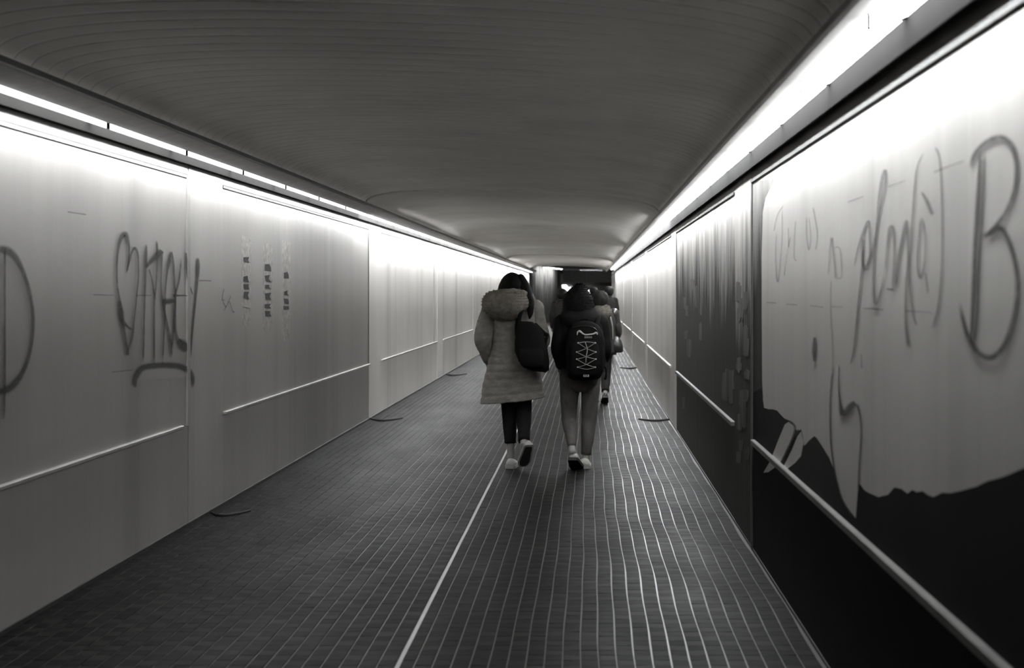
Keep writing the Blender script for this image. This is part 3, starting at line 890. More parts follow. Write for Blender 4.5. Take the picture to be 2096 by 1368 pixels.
def make_body(t, H, J, hands=True):
    """one continuous body; J holds the joints in the person's own frame (x right, y forward, z up)"""
    bm = bmesh.new()
    hc = J['head']; hr = H / 7.5 / 2
    ball(bm, hc, (hr * 0.68, hr * 0.86, hr), 24, 16)
    ball(bm, (hc[0], hc[1] + hr * 0.35, hc[2] - hr * 0.42), (hr * 0.48, hr * 0.5, hr * 0.5))        # jaw
    tube(bm, [(hc[0], hc[1] + hr * 0.78, hc[2] + hr * 0.08, hr * 0.08), (hc[0], hc[1] + hr * 0.98, hc[2] - hr * 0.2, hr * 0.14)], 8, 2)  # nose
    for s in (-1, 1):
        ball(bm, (hc[0] + s * hr * 0.68, hc[1] - hr * 0.02, hc[2] - hr * 0.05), (hr * 0.1, hr * 0.18, hr * 0.28), 10, 8)
    n = J['neck']
    tube(bm, [(n[0], n[1], n[2] - 0.03, 0.06), (hc[0], hc[1] - 0.01, hc[2] - hr * 0.5, 0.052)], 14, 3)
    p = J['pelvis']
    tube(bm, [(p[0], p[1], p[2] - 0.0, 0.11), (p[0], p[1], p[2] + 0.08, 0.12), (p[0], p[1], p[2] + 0.2, 0.118), (n[0], n[1], n[2] - 0.22, 0.14), (n[0], n[1], n[2] - 0.07, 0.1)], 20, 4, 0.75)
    tube(bm, [(J['sho_l'][0], J['sho_l'][1], J['sho_l'][2], 0.055), (n[0], n[1], n[2] - 0.05, 0.07), (J['sho_r'][0], J['sho_r'][1], J['sho_r'][2], 0.055)], 14, 4)
    for s in ('l', 'r'):
        a, b, c = J['sho_' + s], J['elb_' + s], J['wri_' + s]
        tube(bm, [(*a, 0.05), (*b, 0.04), (*c, 0.027)], 12, 5)
        h, k, f = J['hip_' + s], J['kne_' + s], J['ank_' + s]
        mid = tuple((u * 0.65 + v * 0.35) for u, v in zip(k, f))
        tube(bm, [(*h, 0.078), (*k, 0.048), (mid[0], mid[1], mid[2], 0.044), (*f, 0.031)], 14, 5)
        toe = J['toe_' + s]
        tube(bm, [(*f, 0.036), (f[0] * 0.5 + toe[0] * 0.5, f[1] * 0.5 + toe[1] * 0.5, f[2] * 0.35 + toe[2] * 0.65, 0.03), (*toe, 0.024)], 10, 4)
    me = remeshed('body', bm, 0.011, 3)
    if hands:                                        # hands: palm and five bent fingers rooted in it
        bm = bmesh.new()
        bm.from_mesh(me)
        for s, sg in (('l', -1), ('r', 1)):
            e, wv = Vector(J['elb_' + s]), Vector(J['wri_' + s])
            d = (wv - e).normalized()
            fw = Vector((0, 1, 0)); fw = (fw - d * fw.dot(d)).normalized()     # thumb side
            inn = d.cross(fw) * (1 if sg < 0 else -1)
            if inn.x * -sg < 0:
                inn = -inn
            P = lambda a, b_, c_: tuple(wv + d * a + fw * b_ + inn * c_)
            tube(bm, [(*P(-0.01, 0, 0), 0.026), (*P(0.04, 0.002, 0.0), 0.034), (*P(0.085, 0.0, 0.004), 0.032)], 12, 4, 0.55)
            for q, (off, ln, r) in enumerate(((0.026, 0.075, 0.0085), (0.009, 0.085, 0.009), (-0.009, 0.08, 0.0085), (-0.026, 0.062, 0.0075))):
                tube(bm, [(*P(0.07, off, 0), r), (*P(0.085 + ln * 0.45, off * 1.1, 0.012), r * 0.95), (*P(0.085 + ln * 0.72, off * 1.08, 0.03), r * 0.88), (*P(0.085 + ln * 0.8, off, 0.048), r * 0.75)], 8, 3)
            tube(bm, [(*P(0.015, 0.022, 0.004), 0.011), (*P(0.045, 0.046, 0.014), 0.011), (*P(0.075, 0.05, 0.024), 0.0095), (*P(0.095, 0.044, 0.03), 0.008)], 8, 3)
        bm.to_mesh(me); bm.free()
        for pl in me.polygons:
            pl.use_smooth = True
    b = link('body', me, t, 'skin')
    for s in (-1, 1):
        bm = bmesh.new()
        ball(bm, (hc[0] + s * hr * 0.28, hc[1] + hr * 0.76, hc[2] + 0.005), (0.013, 0.010, 0.009), 10, 8)
        obj('eye', bm, 'eye', t, True)
    bm = bmesh.new()
    ball(bm, (hc[0], hc[1] + hr * 0.83, hc[2] - hr * 0.47), (0.024, 0.010, 0.008), 12, 8)
    obj('mouth', bm, 'lips', t, True)
    return b

def shoe(t, heel, yaw, pitch, L=0.255, mat='shoe', sole='sole', label=None, fat=1.0, outsole=False):
    """sneaker; heel = back of the sole, pitch lifts the heel (degrees) about the toe side"""
    secs = [(0.0, 0.026, 0.062), (0.02, 0.035, 0.082), (0.06, 0.038, 0.088), (0.10, 0.040, 0.078), (0.15, 0.046, 0.062), (0.20, 0.048, 0.048), (0.235, 0.038, 0.036), (L, 0.016, 0.024)]
    mt = Matrix.Translation(Vector(heel)) @ Matrix.Rotation(R(-yaw), 4, 'Z') @ Matrix.Rotation(R(-pitch), 4, 'X')
    def build(secs, z0, scale_h, grow):
        bm = bmesh.new()
        rings = []
        n = 14
        for (yy, hw, hh) in secs:
            hw = (hw + grow) * fat
            ring = []
            for k in range(n):
                a = 2 * math.pi * k / n
                x = math.cos(a) * hw
                s_ = math.sin(a)
                z = z0 + (scale_h(hh) * (max(0, s_) ** 0.8) if s_ > 0 else 0.0) - (0.0 if s_ > 0 else min(1, -s_ * 3) * 0.0)
                if s_ < 0:
                    x = math.copysign(min(abs(x), hw * 0.96), x); z = z0 - 0.0
                ring.append(bm.verts.new(mt @ Vector((x, yy, z))))
            rings.append(ring)
        for a, b in zip(rings, rings[1:]):
            for k in range(n):
                bm.faces.new((a[k], a[(k + 1) % n], b[(k + 1) % n], b[k]))
        bm.faces.new(rings[0][::-1]); bm.faces.new(rings[-1])
        bmesh.ops.remove_doubles(bm, verts=bm.verts, dist=0.00005)
        return bm
    up = obj('shoe', build(secs, 0.018, lambda h: h - 0.018, 0.0), mat, t, True)
    if label:
        up['label'] = label
    # sole: outline prism
    bm = bmesh.new()
    out = [(hw * fat + 0.005, yy) for yy, hw, _ in secs]
    ring = [(x, yy) for x, yy in out] + [(-x, yy) for x, yy in out[::-1]]
    lo = [bm.verts.new(mt @ Vector((x, yy - 0.004, 0.0))) for x, yy in ring]
    hi = [bm.verts.new(mt @ Vector((x * 0.98, yy - 0.004, 0.026))) for x, yy in ring]
    for k in range(len(ring)):
        bm.faces.new((lo[k], lo[(k + 1) % len(ring)], hi[(k + 1) % len(ring)], hi[k]))
    bm.faces.new(lo[::-1]); bm.faces.new(hi)
    obj('sole', bm, sole, up)
    if outsole:
        bm = bmesh.new()
        r_in = [(x * 0.74, 0.018 + yy * 0.87) for x, yy in ring]
        a = [bm.verts.new(mt @ Vector((x, yy, -0.002))) for x, yy in r_in]
        b = [bm.verts.new(mt @ Vector((x, yy, 0.004))) for x, yy in r_in]
        for k in range(len(a)):
            bm.faces.new((a[k], a[(k + 1) % len(a)], b[(k + 1) % len(a)], b[k]))
        bm.faces.new(a[::-1]); bm.faces.new(b)
        obj('outsole', bm, 'dark_sole', up)
    # laces and tongue
    bm = bmesh.new()
    for q in range(4):
        yy = 0.10 + q * 0.022
        hh = 0.082 - q * 0.008
        pts = [mt @ Vector((x, yy, hh - abs(x) * 0.35)) for x in (-0.02, 0, 0.02)]
        tube(bm, [(*p, 0.003) for p in pts], 6, 2)
    obj('laces', bm, mat, up)
    return up

def garment_legs(t, J, mat, rads, waist, name='trousers', ground=None):
    bm = bmesh.new()
    for s in ('l', 'r'):
        h, k, f = Vector(J['hip_' + s]), Vector(J['kne_' + s]), Vector(J['ank_' + s])
        rh, rk, rc, ra, cut = rads[s]
        end = k + (f - k) * cut
        pts = [(h.x, h.y, h.z + 0.03, rh), (*(h * 0.6 + k * 0.4), rh * 0.88), (*k, rk), (*(k * 0.62 + end * 0.38), rc), (*end, ra)]
        tube(bm, pts, 18, 5, round_ends=False)
    p = J['pelvis']
    loft(bm, [(p[0], p[1], p[2] - 0.15, waist * 0.5, waist * 0.55), (p[0], p[1], p[2] - 0.09, waist * 0.95, waist * 0.75), (p[0], p[1], p[2], waist * 1.02, waist * 0.82), (p[0], p[1], p[2] + 0.12, waist * 0.9, waist * 0.7)], 24)
    rough_up(bm, 0.006, 9, 3.1)
    return obj(name, bm, mat, t, True)

# ---- the woman in the fur coat, walking away on the left ----
Y1 = 11.2
K = Y1 / F
p1 = thing('person', 'long black haired person in a grey furry hooded coat walking away, bag on right shoulder', 'person', ((1050 - VX) * K, Y1, 0))
J1 = dict(head=(0.0, 0.03, 1.545), neck=(0.0, 0.0, 1.40), pelvis=(0.03, 0, 0.88),
          sho_l=(-0.185, -0.01, 1.36), sho_r=(0.185, -0.01, 1.36), elb_l=(-0.25, -0.06, 1.10), elb_r=(0.235, 0.0, 1.10),
          wri_l=(-0.215, 0.03, 0.93), wri_r=(0.20, 0.16, 0.97),
          hip_l=(-0.05, 0, 0.85), hip_r=(0.10, 0, 0.85), kne_l=(-0.035, 0.05, 0.47), kne_r=(0.09, 0.0, 0.48),
          ank_l=(-0.018, 0.02, 0.095), ank_r=(0.105, -0.22, 0.235), toe_l=(-0.02, 0.16, 0.035), toe_r=(0.075, -0.10, 0.075))
make_body(p1, 1.66, J1)
garment_legs(p1, J1, 'black_cloth', {'l': (0.078, 0.066, 0.062, 0.05, 0.70), 'r': (0.078, 0.065, 0.06, 0.046, 0.93)}, 0.16)
shoe(p1, (-0.022, -0.055, 0.001), 4, 0, label='white sneaker planted flat', fat=1.12)
shoe(p1, (0.150, -0.265, 0.225), -22, 52, label='white sneaker with its heel kicked up', fat=1.1, outsole=True)
# coat: flared body with quilted lower half, two sleeves
bm = bmesh.new()
secs = []
zz = 0.565
def coat_r(z):
    tab = [(0.53, 0.272, 0.20), (0.70, 0.255, 0.185), (0.90, 0.215, 0.165), (1.05, 0.195, 0.152), (1.22, 0.200, 0.150), (1.32, 0.205, 0.140), (1.39, 0.165, 0.115), (1.44, 0.10, 0.09)]
    for (a, ra, sa), (b, rb, sb_) in zip(tab, tab[1:]):
        if a <= z <= b:
            u = (z - a) / (b - a)
            return ra + (rb - ra) * u, sa + (sb_ - sa) * u
    return tab[-1][1:] if z > 1.4 else tab[0][1:]
z = 0.555
while z < 1.44:
    rx, ry = coat_r(z)
    q = -0.006 * max(0.0, math.cos((z - 0.62) / 0.062 * 2 * math.pi)) ** 3 if 0.6 < z < 0.98 else 0
    if z < 0.60:
        q += 0.006
    cx = -0.005 + 0.02 * max(0, min(1, (z - 0.6) / 0.6))
    tl = 0.10 * max(0, min(1, (0.85 - z) / 0.25))
    secs.append((cx, 0.0, z + 0.02, rx + q, ry + q, 2.2, tl))
    z += 0.011
rg = loft(bm, secs, 56, cap=True)
for s, fl in (('l', 1), ('r', 1)):
    a, e, wv = J1['sho_' + s], J1['elb_' + s], J1['wri_' + s]
    tube(bm, [(a[0], a[1], a[2] - 0.005, 0.075), ((a[0] + e[0]) / 2, (a[1] + e[1]) / 2, (a[2] + e[2]) / 2, 0.079), (e[0], e[1], e[2], 0.078), ((e[0] + wv[0]) / 2, (e[1] + wv[1]) / 2, (e[2] + wv[2]) / 2, 0.068), (*wv, 0.052)], 28, 9)
rough_up(bm, 0.011, 7, 1.7, 0.004, 70)
obj('coat', bm, 'coat', p1, True)
# hood lying on the back, with a furry rim round the neck
bm = bmesh.new()
loft(bm, [(-0.06, -0.13, 1.262, 0.05, 0.03), (-0.065, -0.15, 1.285, 0.12, 0.06), (-0.06, -0.16, 1.33, 0.168, 0.09), (-0.052, -0.15, 1.38, 0.20, 0.115), (-0.05, -0.125, 1.43, 0.205, 0.13), (-0.045, -0.105, 1.475, 0.19, 0.135), (-0.03, -0.09, 1.502, 0.15, 0.12), (-0.02, -0.08, 1.515, 0.08, 0.07)], 48)
bmesh.ops.subdivide_edges(bm, edges=bm.edges, cuts=1, use_grid_fill=True)
rough_up(bm, 0.014, 11, 5.2, 0.007, 80)
hood = obj('hood', bm, 'fur', p1, True)
hood['label'] = 'furry hood hanging down the back'
bm = bmesh.new()
ring = [(math.cos(a) * 0.17 - 0.015, math.sin(a) * 0.13 - 0.03, 1.43 + 0.05 * -math.sin(a), 0.042) for a in [math.pi * (1.0 + i / 12) for i in range(13)]]
tube(bm, ring, 20, 4)
rough_up(bm, 0.012, 16, 2.2, 0.006, 90)
obj('hood_rim', bm, 'fur', hood, True)
# fine hairs standing out of the hood
def fur_tufts(src, n, ln, seed, mat, parent, name):
    rnd = random.Random(seed)
    bm = bmesh.new()
    me = src.data
    polys = list(me.polygons)
    for _ in range(n):
        p = rnd.choice(polys)
        c = Vector(p.center); d = (Vector(p.normal) + Vector((rnd.uniform(-.5, .5), rnd.uniform(-.5, .5), rnd.uniform(-.8, .2)))).normalized()
        s = d.cross(Vector((rnd.random(), rnd.random(), rnd.random()))).normalized() * 0.0016
        l = ln * rnd.uniform(0.5, 1.2)
        bm.faces.new([bm.verts.new(c - s - d * 0.003), bm.verts.new(c + s - d * 0.003), bm.verts.new(c + d * l)])
    o = obj(name, bm, mat, parent, recalc=False)
    o['kind'] = 'stuff'
fur_tufts(hood, 5000, 0.016, 3, 'fur', hood, 'fur_pile')
# hair: crown and a long fall over the right shoulder
bm = bmesh.new()
loft(bm, [(0.005, 0.0, 1.40, 0.10, 0.09), (0.005, -0.01, 1.47, 0.122, 0.105), (0.002, -0.01, 1.53, 0.114, 0.115), (-0.002, -0.005, 1.585, 0.098, 0.112), (-0.006, 0.0, 1.625, 0.074, 0.09), (-0.008, 0.0, 1.652, 0.045, 0.058), (-0.01, 0.0, 1.667, 0.012, 0.014)], 36)
tube(bm, [(0.06, -0.02, 1.60, 0.05), (0.095, -0.05, 1.53, 0.055), (0.125, -0.11, 1.46, 0.05), (0.15, -0.15, 1.40, 0.04), (0.155, -0.17, 1.34, 0.026), (0.15, -0.18, 1.28, 0.012)], 14, 5)
tube(bm, [(-0.05, -0.03, 1.58, 0.05), (-0.075, -0.04, 1.52, 0.05), (-0.08, -0.03, 1.45, 0.045)], 14, 4)
rough_up(bm, 0.006, 20, 0.4)
obj('hair', bm, 'black_hair', p1, True)
# ---- her backpack on one shoulder ----
bp = thing('shoulder_bag', 'black slouching bag hung over the right shoulder of the fur coat', 'bag', (p1.location.x, Y1, 0))
bm = bmesh.new()
loft(bm, [(0.235, -0.23, 0.835, 0.055, 0.05, 2.4), (0.222, -0.235, 0.85, 0.085, 0.08, 2.6), (0.188, -0.24, 0.92, 0.125, 0.095, 2.8), (0.165, -0.235, 1.00, 0.135, 0.09, 3), (0.16, -0.225, 1.08, 0.13, 0.08, 3), (0.155, -0.215, 1.15, 0.118, 0.068, 2.8), (0.14, -0.205, 1.21, 0.10, 0.05, 2.6), (0.115, -0.20, 1.25, 0.06, 0.03, 2.4)], 40)
rough_up(bm, 0.012, 8, 9.1)
obj('bag_body', bm, 'bag', bp, True)
bm = bmesh.new()
loft(bm, [(0.19, -0.325, 0.87, 0.08, 0.03, 3), (0.18, -0.335, 0.90, 0.10, 0.035, 3), (0.17, -0.33, 1.0, 0.10, 0.033, 3), (0.165, -0.315, 1.03, 0.085, 0.02, 3)], 28)
rough_up(bm, 0.004, 12, 2.1)
obj('bag_pocket', bm, 'bag', bp, True)
bm = bmesh.new()
tube(bm, [(0.06, -0.215, 1.24, 0.014), (0.08, -0.205, 1.33, 0.016), (0.115, -0.16, 1.40, 0.018), (0.14, -0.05, 1.432, 0.018), (0.15, 0.07, 1.36, 0.016), (0.16, 0.15, 1.2, 0.014), (0.20, 0.05, 1.0, 0.013), (0.235, -0.14, 0.92, 0.012)], 10, 6, 0.35)
obj('strap', bm, 'bag', bp, True)
bm = bmesh.new()
tube(bm, [(0.20, -0.20, 1.22, 0.018), (0.27, -0.22, 1.15, 0.02), (0.302, -0.24, 1.135, 0.014), (0.285, -0.25, 1.09, 0.02), (0.27, -0.24, 0.98, 0.014)], 10, 4, 0.5)
obj('flap', bm, 'bag', bp, True)
bm = bmesh.new()
tube(bm, [(0.27, -0.2, 0.9, 0.016), (0.285, -0.2, 0.86, 0.018), (0.28, -0.2, 0.835, 0.012)], 8, 3)
obj('strap_end', bm, 'bag', bp, True)
# the same shoulder carries a thin dark strap line down the back
bm = bmesh.new()
tube(bm, [(0.045, -0.175, 1.285, 0.010), (0.04, -0.195, 1.2, 0.014), (0.042, -0.20, 1.12, 0.012)], 8, 3, 0.5)
obj('back_strap', bm, 'bag', bp, True)

# ---- the person with the laced backpack ----
p2 = thing('person', 'hooded person in black jacket and jeans walking away under a laced backpack', 'person', ((1190 - VX) * K, Y1, 0))
J2 = dict(head=(-0.02, 0.03, 1.43), neck=(-0.01, 0.0, 1.285), pelvis=(-0.01, 0, 0.80),
          sho_l=(-0.165, -0.01, 1.235), sho_r=(0.165, -0.01, 1.235), elb_l=(-0.19, -0.04, 1.01), elb_r=(0.19, 0.01, 1.01),
          wri_l=(-0.175, 0.03, 0.885), wri_r=(0.19, 0.17, 0.93),
          hip_l=(-0.095, 0, 0.77), hip_r=(0.08, 0, 0.77), kne_l=(-0.105, 0.0, 0.43), kne_r=(0.065, 0.06, 0.43),
          ank_l=(-0.075, -0.19, 0.165), ank_r=(0.038, 0.03, 0.09), toe_l=(-0.085, -0.06, 0.04), toe_r=(0.045, 0.17, 0.035))
make_body(p2, 1.55, J2)
garment_legs(p2, J2, 'jeans', {'l': (0.092, 0.064, 0.058, 0.034, 0.88), 'r': (0.088, 0.066, 0.062, 0.042, 0.94)}, 0.165)
shoe(p2, (-0.07, -0.235, 0.095), 10, 26, mat='shoe', sole='dark_sole', label='sneaker rolling off its toe', fat=1.15)
shoe(p2, (0.036, -0.05, 0.001), -5, 0, label='pale sneaker planted flat', fat=1.22)
bm = bmesh.new()
loft(bm, [(0.0, 0, 0.855, 0.205, 0.15, 2.4), (0.0, 0, 0.88, 0.212, 0.155, 2.4), (0.0, 0, 1.0, 0.200, 0.15, 2.3), (0.0, 0, 1.12, 0.205, 0.145, 2.3), (0, 0, 1.22, 0.205, 0.13, 2.3), (0, 0, 1.27, 0.16, 0.115), (-0.01, 0, 1.32, 0.09, 0.085)], 40)
for s in ('l', 'r'):
    a, e, wv = J2['sho_' + s], J2['elb_' + s], J2['wri_' + s]
    tube(bm, [(*a, 0.07), ((a[0] + e[0]) / 2, (a[1] + e[1]) / 2, (a[2] + e[2]) / 2, 0.068), (*e, 0.064), (*wv, 0.05)], 22, 7)
rough_up(bm, 0.009, 8, 4.4)
obj('jacket', bm, 'black_cloth', p2, True)
bm = bmesh.new()
loft(bm, [(-0.02, -0.05, 1.24, 0.12, 0.07), (-0.025, -0.04, 1.29, 0.125, 0.10), (-0.025, -0.02, 1.34, 0.132, 0.12), (-0.025, -0.015, 1.39, 0.134, 0.13), (-0.025, -0.01, 1.44, 0.122, 0.13), (-0.025, -0.005, 1.485, 0.10, 0.115), (-0.022, 0, 1.525, 0.068, 0.085), (-0.02, 0, 1.55, 0.035, 0.045), (-0.02, 0, 1.557, 0.012, 0.014)], 40)
bmesh.ops.subdivide_edges(bm, edges=bm.edges, cuts=1, use_grid_fill=True)
rough_up(bm, 0.013, 14, 6.4, 0.006, 55)
hr2 = obj('hair', bm, 'brown_hair', p2, True)
fur_tufts(hr2, 2500, 0.022, 5, 'brown_hair', hr2, 'loose_strands')
bm = bmesh.new()
loft(bm, [(-0.015, -0.09, 1.20, 0.11, 0.05), (-0.015, -0.10, 1.24, 0.15, 0.075), (-0.015, -0.075, 1.30, 0.165, 0.09), (-0.015, -0.04, 1.345, 0.15, 0.09), (-0.015, -0.03, 1.37, 0.10, 0.07)], 36)
rough_up(bm, 0.01, 10, 7.7)
obj('hood', bm, 'black_cloth', p2, True)
# ---- laced backpack ----
pk = thing('backpack', 'black backpack with criss-cross cord lacing and white curved mark', 'backpack', (p2.location.x, Y1, 0))
BX, BY = 0.032, -0.235
bm = bmesh.new()
loft(bm, [(BX - 0.01, BY, 0.765, 0.09, 0.06, 3), (BX - 0.008, BY, 0.785, 0.135, 0.09, 3), (BX, BY, 0.86, 0.158, 0.105, 3.2), (BX + 0.002, BY, 0.98, 0.165, 0.105, 3.2), (BX + 0.004, BY, 1.09, 0.16, 0.095, 3), (BX + 0.004, BY + 0.005, 1.17, 0.142, 0.08, 2.6), (BX + 0.002, BY + 0.01, 1.22, 0.108, 0.065, 2.4), (BX, BY + 0.012, 1.248, 0.06, 0.04, 2.2), (BX, BY + 0.012, 1.255, 0.02, 0.015)], 48)
obj('pack_body', bm, 'bag', pk, True)
bm = bmesh.new()
loft(bm, [(BX - 0.01, BY - 0.10, 0.80, 0.09, 0.025, 3.4), (BX - 0.005, BY - 0.107, 0.83, 0.115, 0.035, 3.4), (BX, BY - 0.105, 0.95, 0.122, 0.036, 3.4), (BX, BY - 0.095, 1.06, 0.112, 0.03, 3.2), (BX, BY - 0.085, 1.095, 0.08, 0.016, 3)], 40)
pocket = obj('front_pocket', bm, 'bag', pk, True)
yb = BY - 0.147
gx = lambda px: (px - 1190) * K
gz = lambda py: EYE - (py - VY) * K
def surf_y(z):
    return BY - 0.147 + max(0, (z - 0.98)) * 0.17
bm = bmesh.new()
eyel = [(1184, 699), (1218, 699), (1181, 717), (1219, 717), (1181, 731), (1219, 731), (1183, 747), (1218, 747)]
Lp = [eyel[i] for i in (0, 2, 4, 6)]; Rp = [eyel[i] for i in (1, 3, 5, 7)]
def cordline(pts, r=0.0032):
    tube(bm, [(gx(a), surf_y(gz(b)) - 0.004, gz(b), r) for a, b in pts], 6, 4)
for i in range(3):
    cordline([Lp[i], ((Lp[i][0] + Rp[i + 1][0]) / 2, (Lp[i][1] + Rp[i + 1][1]) / 2 + 2), Rp[i + 1]])
    cordline([Rp[i], ((Rp[i][0] + Lp[i + 1][0]) / 2, (Rp[i][1] + Lp[i + 1][1]) / 2 + 2), Lp[i + 1]])
cordline([Lp[0], (1201, 697), Rp[0]])
cordline([Lp[3], (1201, 751), Rp[3]])
obj('lacing', bm, 'cord', pk, True)
bm = bmesh.new()
tube(bm, [(gx(1198), surf_y(gz(698)) - 0.008, gz(698), 0.004), (gx(1202), surf_y(gz(712)) - 0.010, gz(712), 0.005), (gx(1200), surf_y(gz(725)) - 0.010, gz(725), 0.005), (gx(1199), surf_y(gz(737)) - 0.008, gz(737), 0.004)], 8, 4)
obj('pull_cord', bm, 'cord', pk, True)
for a, b in eyel:
    bm = bmesh.new()
    ball(bm, (gx(a), surf_y(gz(b)) - 0.003, gz(b)), (0.007, 0.005, 0.007), 8, 6)
    obj('cord_eyelet', bm, 'white_print', pk, True)
# white curved mark with small letters beneath, sewn on the upper face
def pack_y(x, z):
    return BY - 0.093 + max(0, (z - 1.09)) * 0.25 + ((x - BX) / 0.15) ** 4 * 0.02
bm = bmesh.new()
tube(bm, [(gx(px), pack_y(gx(px), gz(py)) - 0.006, gz(py), r) for px, py, r in ((1182, 683, 0.004), (1183, 678, 0.007), (1187, 676, 0.009), (1192, 680, 0.007), (1198, 683, 0.006), (1206, 682.5, 0.006), (1214, 681.5, 0.007), (1220, 679, 0.008), (1222, 682, 0.005))], 8, 4, 0.5)
mk = obj('curved_mark', bm, 'white_print', pk, True)
mk['label'] = 'white wavy leaping mark'
bm = bmesh.new()
for i, (px, wd) in enumerate(((1198, 3.0), (1202, 3.0), (1206, 3.4), (1210, 2.6))):
    x = gx(px); z = gz(688)
    yy = pack_y(x, z) - 0.006
    for dx in (-0.004, 0.004):
        box(bm, x + dx - 0.0016, x + dx + 0.0016, yy - 0.002, yy + 0.004, z - 0.008, z + 0.008)
    box(bm, x - 0.004, x + 0.004, yy - 0.002, yy + 0.004, z + (0.002 if i % 2 else 0.005), z + (0.005 if i % 2 else 0.008))
obj('brand_letters', bm, 'white_print', pk)
bm = bmesh.new()
zc = gz(763); xc = gx(1200)
box(bm, xc - 0.024, xc + 0.024, BY - 0.135, BY - 0.1, zc - 0.014, zc + 0.012, 0.003)
lb = obj('label_patch', bm, 'white_print', pk)
bm = bmesh.new()
for dx in (-0.012, 0.0, 0.012):
    box(bm, xc + dx - 0.003, xc + dx + 0.003, BY - 0.137, BY - 0.134, zc - 0.008, zc + 0.006)
obj('label_print', bm, 'bag', lb)
for s in (-1, 1):
    bm = bmesh.new()
    tube(bm, [(BX + s * 0.09, BY + 0.04, 1.20, 0.02), (BX + s * 0.11, -0.10, 1.285, 0.024), (s * 0.125, 0.02, 1.315, 0.024), (s * 0.13, 0.13, 1.24, 0.022), (s * 0.14, 0.165, 1.08, 0.02), (s * 0.20, 0.06, 0.93, 0.014), (BX + s * 0.16, BY + 0.06, 0.86, 0.01)], 10, 6, 0.4)
    obj('shoulder_strap', bm, 'bag', pk, True)
bm = bmesh.new()
tube(bm, [(0.175, -0.2, 0.90, 0.008), (0.205, -0.2, 0.86, 0.008), (0.207, -0.2, 0.80, 0.009), (0.20, -0.2, 0.775, 0.012)], 8, 4, 0.6)
obj('dangling_strap', bm, 'bag', pk, True)
bm = bmesh.new()
tube(bm, [(BX - 0.1, BY - 0.06, 1.20, 0.004), (BX - 0.02, BY - 0.065, 1.215, 0.004), (BX + 0.08, BY - 0.065, 1.195, 0.004), (BX + 0.135, BY - 0.06, 1.10, 0.004), (BX + 0.15, BY - 0.07, 0.98, 0.004), (BX + 0.145, BY - 0.07, 0.86, 0.004)], 6, 5)
obj('zip', bm, 'leather', pk, True)
bm = bmesh.new()
tube(bm, [(BX - 0.035, BY + 0.03, 1.24, 0.008), (BX - 0.02, BY + 0.03, 1.27, 0.008), (BX + 0.02, BY + 0.03, 1.27, 0.008), (BX + 0.035, BY + 0.03, 1.24, 0.008)], 8, 4)
obj('carry_loop', bm, 'bag', pk, True)

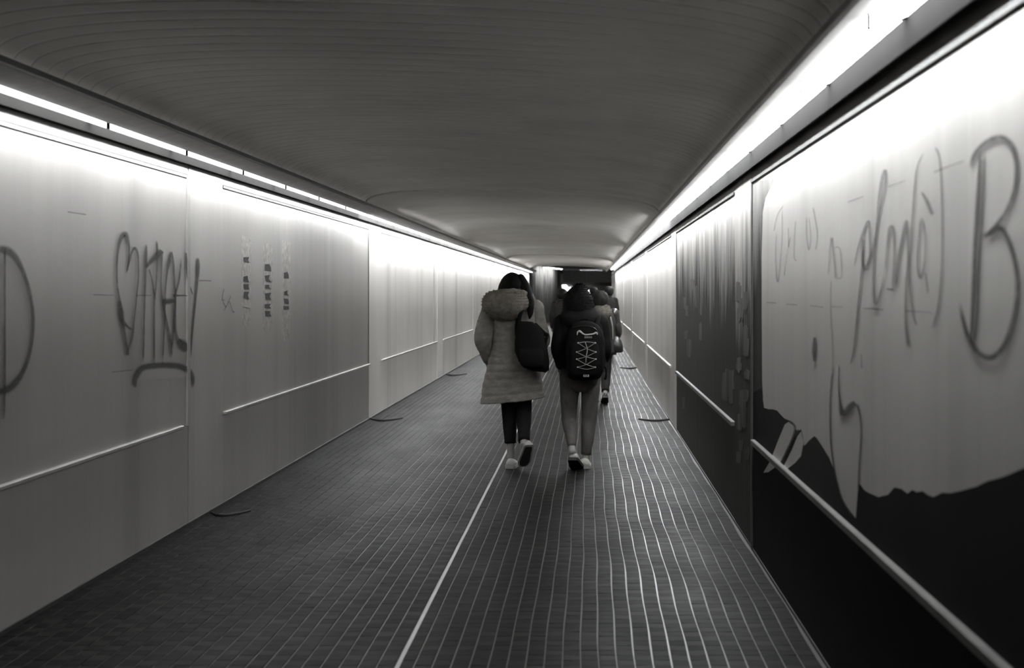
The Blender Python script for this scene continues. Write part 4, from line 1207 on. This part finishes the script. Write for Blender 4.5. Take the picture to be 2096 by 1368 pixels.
# ---- people farther on ----
def walker(label, px, D, H, coat, legs, hair, hood=None, stride=0.16, wide=1.0, bent=0.0):
    t = thing('person', label, 'person', ((px - VX) * D / F, D, 0))
    h = H / 1.66
    J = dict(head=(0, 0.03, H - 0.112 * h), neck=(0, 0, 1.40 * h), pelvis=(0, 0, 0.88 * h),
             sho_l=(-0.17 * wide, -0.01, 1.335 * h), sho_r=(0.17 * wide, -0.01, 1.335 * h), elb_l=(-0.215 * wide, -0.05, 1.08 * h), elb_r=(0.215 * wide, 0.02, 1.08 * h),
             wri_l=(-0.21 * wide, 0.03, 0.87 * h), wri_r=(0.20 * wide, 0.14, 0.93 * h),
             hip_l=(-0.085, 0, 0.84 * h), hip_r=(0.085, 0, 0.84 * h), kne_l=(-0.08, 0.05, 0.46 * h), kne_r=(0.08, 0.0, 0.47 * h),
             ank_l=(-0.07, stride * 0.5, 0.095), ank_r=(0.07, -stride * 1.1, 0.16), toe_l=(-0.07, stride * 0.5 + 0.14, 0.035), toe_r=(0.075, -stride * 1.1 + 0.13, 0.04))
    make_body(t, H, J)
    garment_legs(t, J, legs, {'l': (0.085, 0.066, 0.062, 0.05, 0.97), 'r': (0.085, 0.066, 0.062, 0.05, 0.95)}, 0.16)
    shoe(t, (-0.07, stride * 0.5 - 0.065, 0.001), 3, 0, mat='leather', sole='dark_sole')
    shoe(t, (0.07, -stride * 1.1 - 0.055, 0.095), -3, 24, mat='leather', sole='dark_sole')
    bm = bmesh.new()
    z = [0.72, 0.78, 0.95, 1.12, 1.26, 1.34, 1.39, 1.43]
    rx = [0.20, 0.21, 0.195, 0.20, 0.21, 0.19, 0.13, 0.08]
    ry = [0.14, 0.15, 0.145, 0.145, 0.14, 0.12, 0.10, 0.07]
    loft(bm, [(0, 0, a * h, b * wide, c, 2.3) for a, b, c in zip(z, rx, ry)], 36)
    for s in ('l', 'r'):
        a, e, wv = J['sho_' + s], J['elb_' + s], J['wri_' + s]
        tube(bm, [(*a, 0.072), ((a[0] + e[0]) / 2, (a[1] + e[1]) / 2, (a[2] + e[2]) / 2, 0.07), (*e, 0.066), (*wv, 0.046)], 20, 6)
    rough_up(bm, 0.01, 8, px * 0.01)
    obj('jacket', bm, coat, t, True)
    bm = bmesh.new()
    hz = J['head'][2]
    loft(bm, [(0, -0.04, hz - 0.10, 0.07, 0.06), (0, -0.03, hz - 0.05, 0.105, 0.10), (0, -0.015, hz, 0.118, 0.12), (0, -0.01, hz + 0.05, 0.112, 0.118), (0, 0, hz + 0.09, 0.08, 0.09), (0, 0, hz + 0.112, 0.03, 0.035)], 32)
    bmesh.ops.subdivide_edges(bm, edges=bm.edges, cuts=1, use_grid_fill=True)
    rough_up(bm, 0.014, 16, px * 0.02, 0.007, 50)
    obj('hair', bm, hair, t, True)
    if hood:
        bm = bmesh.new()
        loft(bm, [(0.02, -0.13, 1.22 * h, 0.06, 0.04), (0.02, -0.15, 1.26 * h, 0.11, 0.08), (0.02, -0.14, 1.32 * h, 0.135, 0.10), (0.02, -0.11, 1.39 * h, 0.135, 0.11), (0.02, -0.07, 1.44 * h, 0.11, 0.10), (0.02, -0.05, 1.46 * h, 0.05, 0.04)], 36)
        bmesh.ops.subdivide_edges(bm, edges=bm.edges, cuts=1, use_grid_fill=True)
        rough_up(bm, 0.014, 14, 8.2, 0.006, 70)
        hd = obj('hood', bm, hood, t, True)
        hd['label'] = 'round furry hood on the back'
        fur_tufts(hd, 1500, 0.02, 9, hood, hd, 'fur_pile')
    return t
D3 = 17.7
p3 = walker('curly haired person in shiny dark jacket with round fur hood, beside the right wall', 1228, D3, 1.50, 'leather', 'black_cloth', 'brown_hair', 'dark_fur', wide=1.1)
K3 = D3 / F
hb = thing('handbag', 'dark handbag hanging at the right side of the fur-hooded walker', 'bag', (p3.location.x, D3, 0))
gx3 = lambda px: (px - 1228) * K3
gz3 = lambda py: EYE - (py - VY) * K3
bm = bmesh.new()
loft(bm, [(gx3(1259), -0.03, gz3(722), 0.085, 0.04, 3), (gx3(1260), -0.03, gz3(719), 0.10, 0.06, 3), (gx3(1261), -0.03, gz3(708), 0.095, 0.065, 3), (gx3(1260), -0.03, gz3(697), 0.075, 0.055, 2.8), (gx3(1258), -0.03, gz3(688), 0.05, 0.035, 2.6)], 28)
rough_up(bm, 0.006, 10, 1.1)
obj('bag_body', bm, 'leather', hb, True)
bm = bmesh.new()
tube(bm, [(gx3(1254), -0.10, gz3(694), 0.009), (gx3(1253), -0.15, gz3(668), 0.011), (gx3(1248), -0.15, gz3(646), 0.012), (gx3(1244), -0.07, gz3(631), 0.012), (gx3(1245), 0.06, gz3(640), 0.012), (gx3(1255), 0.12, gz3(665), 0.011), (gx3(1264), 0.03, gz3(692), 0.009)], 10, 5, 0.5)
M['shiny'] = plain('glossy pale strap', 0.25, 0.15, 0.2, spec=0.9)
obj('strap', bm, 'shiny', hb, True)
walker('dark silhouetted person ahead on the left of the laced backpack', 1150, 26.0, 1.55, 'black_cloth', 'black_cloth', 'black_hair', wide=0.9)
walker('tall dark person far ahead close to the right wall', 1246, 31.0, 1.62, 'black_cloth', 'black_cloth', 'black_hair', wide=0.85)
walker('small dark person far ahead near the round lamp', 1215, 37.0, 1.63, 'black_cloth', 'black_cloth', 'black_hair')
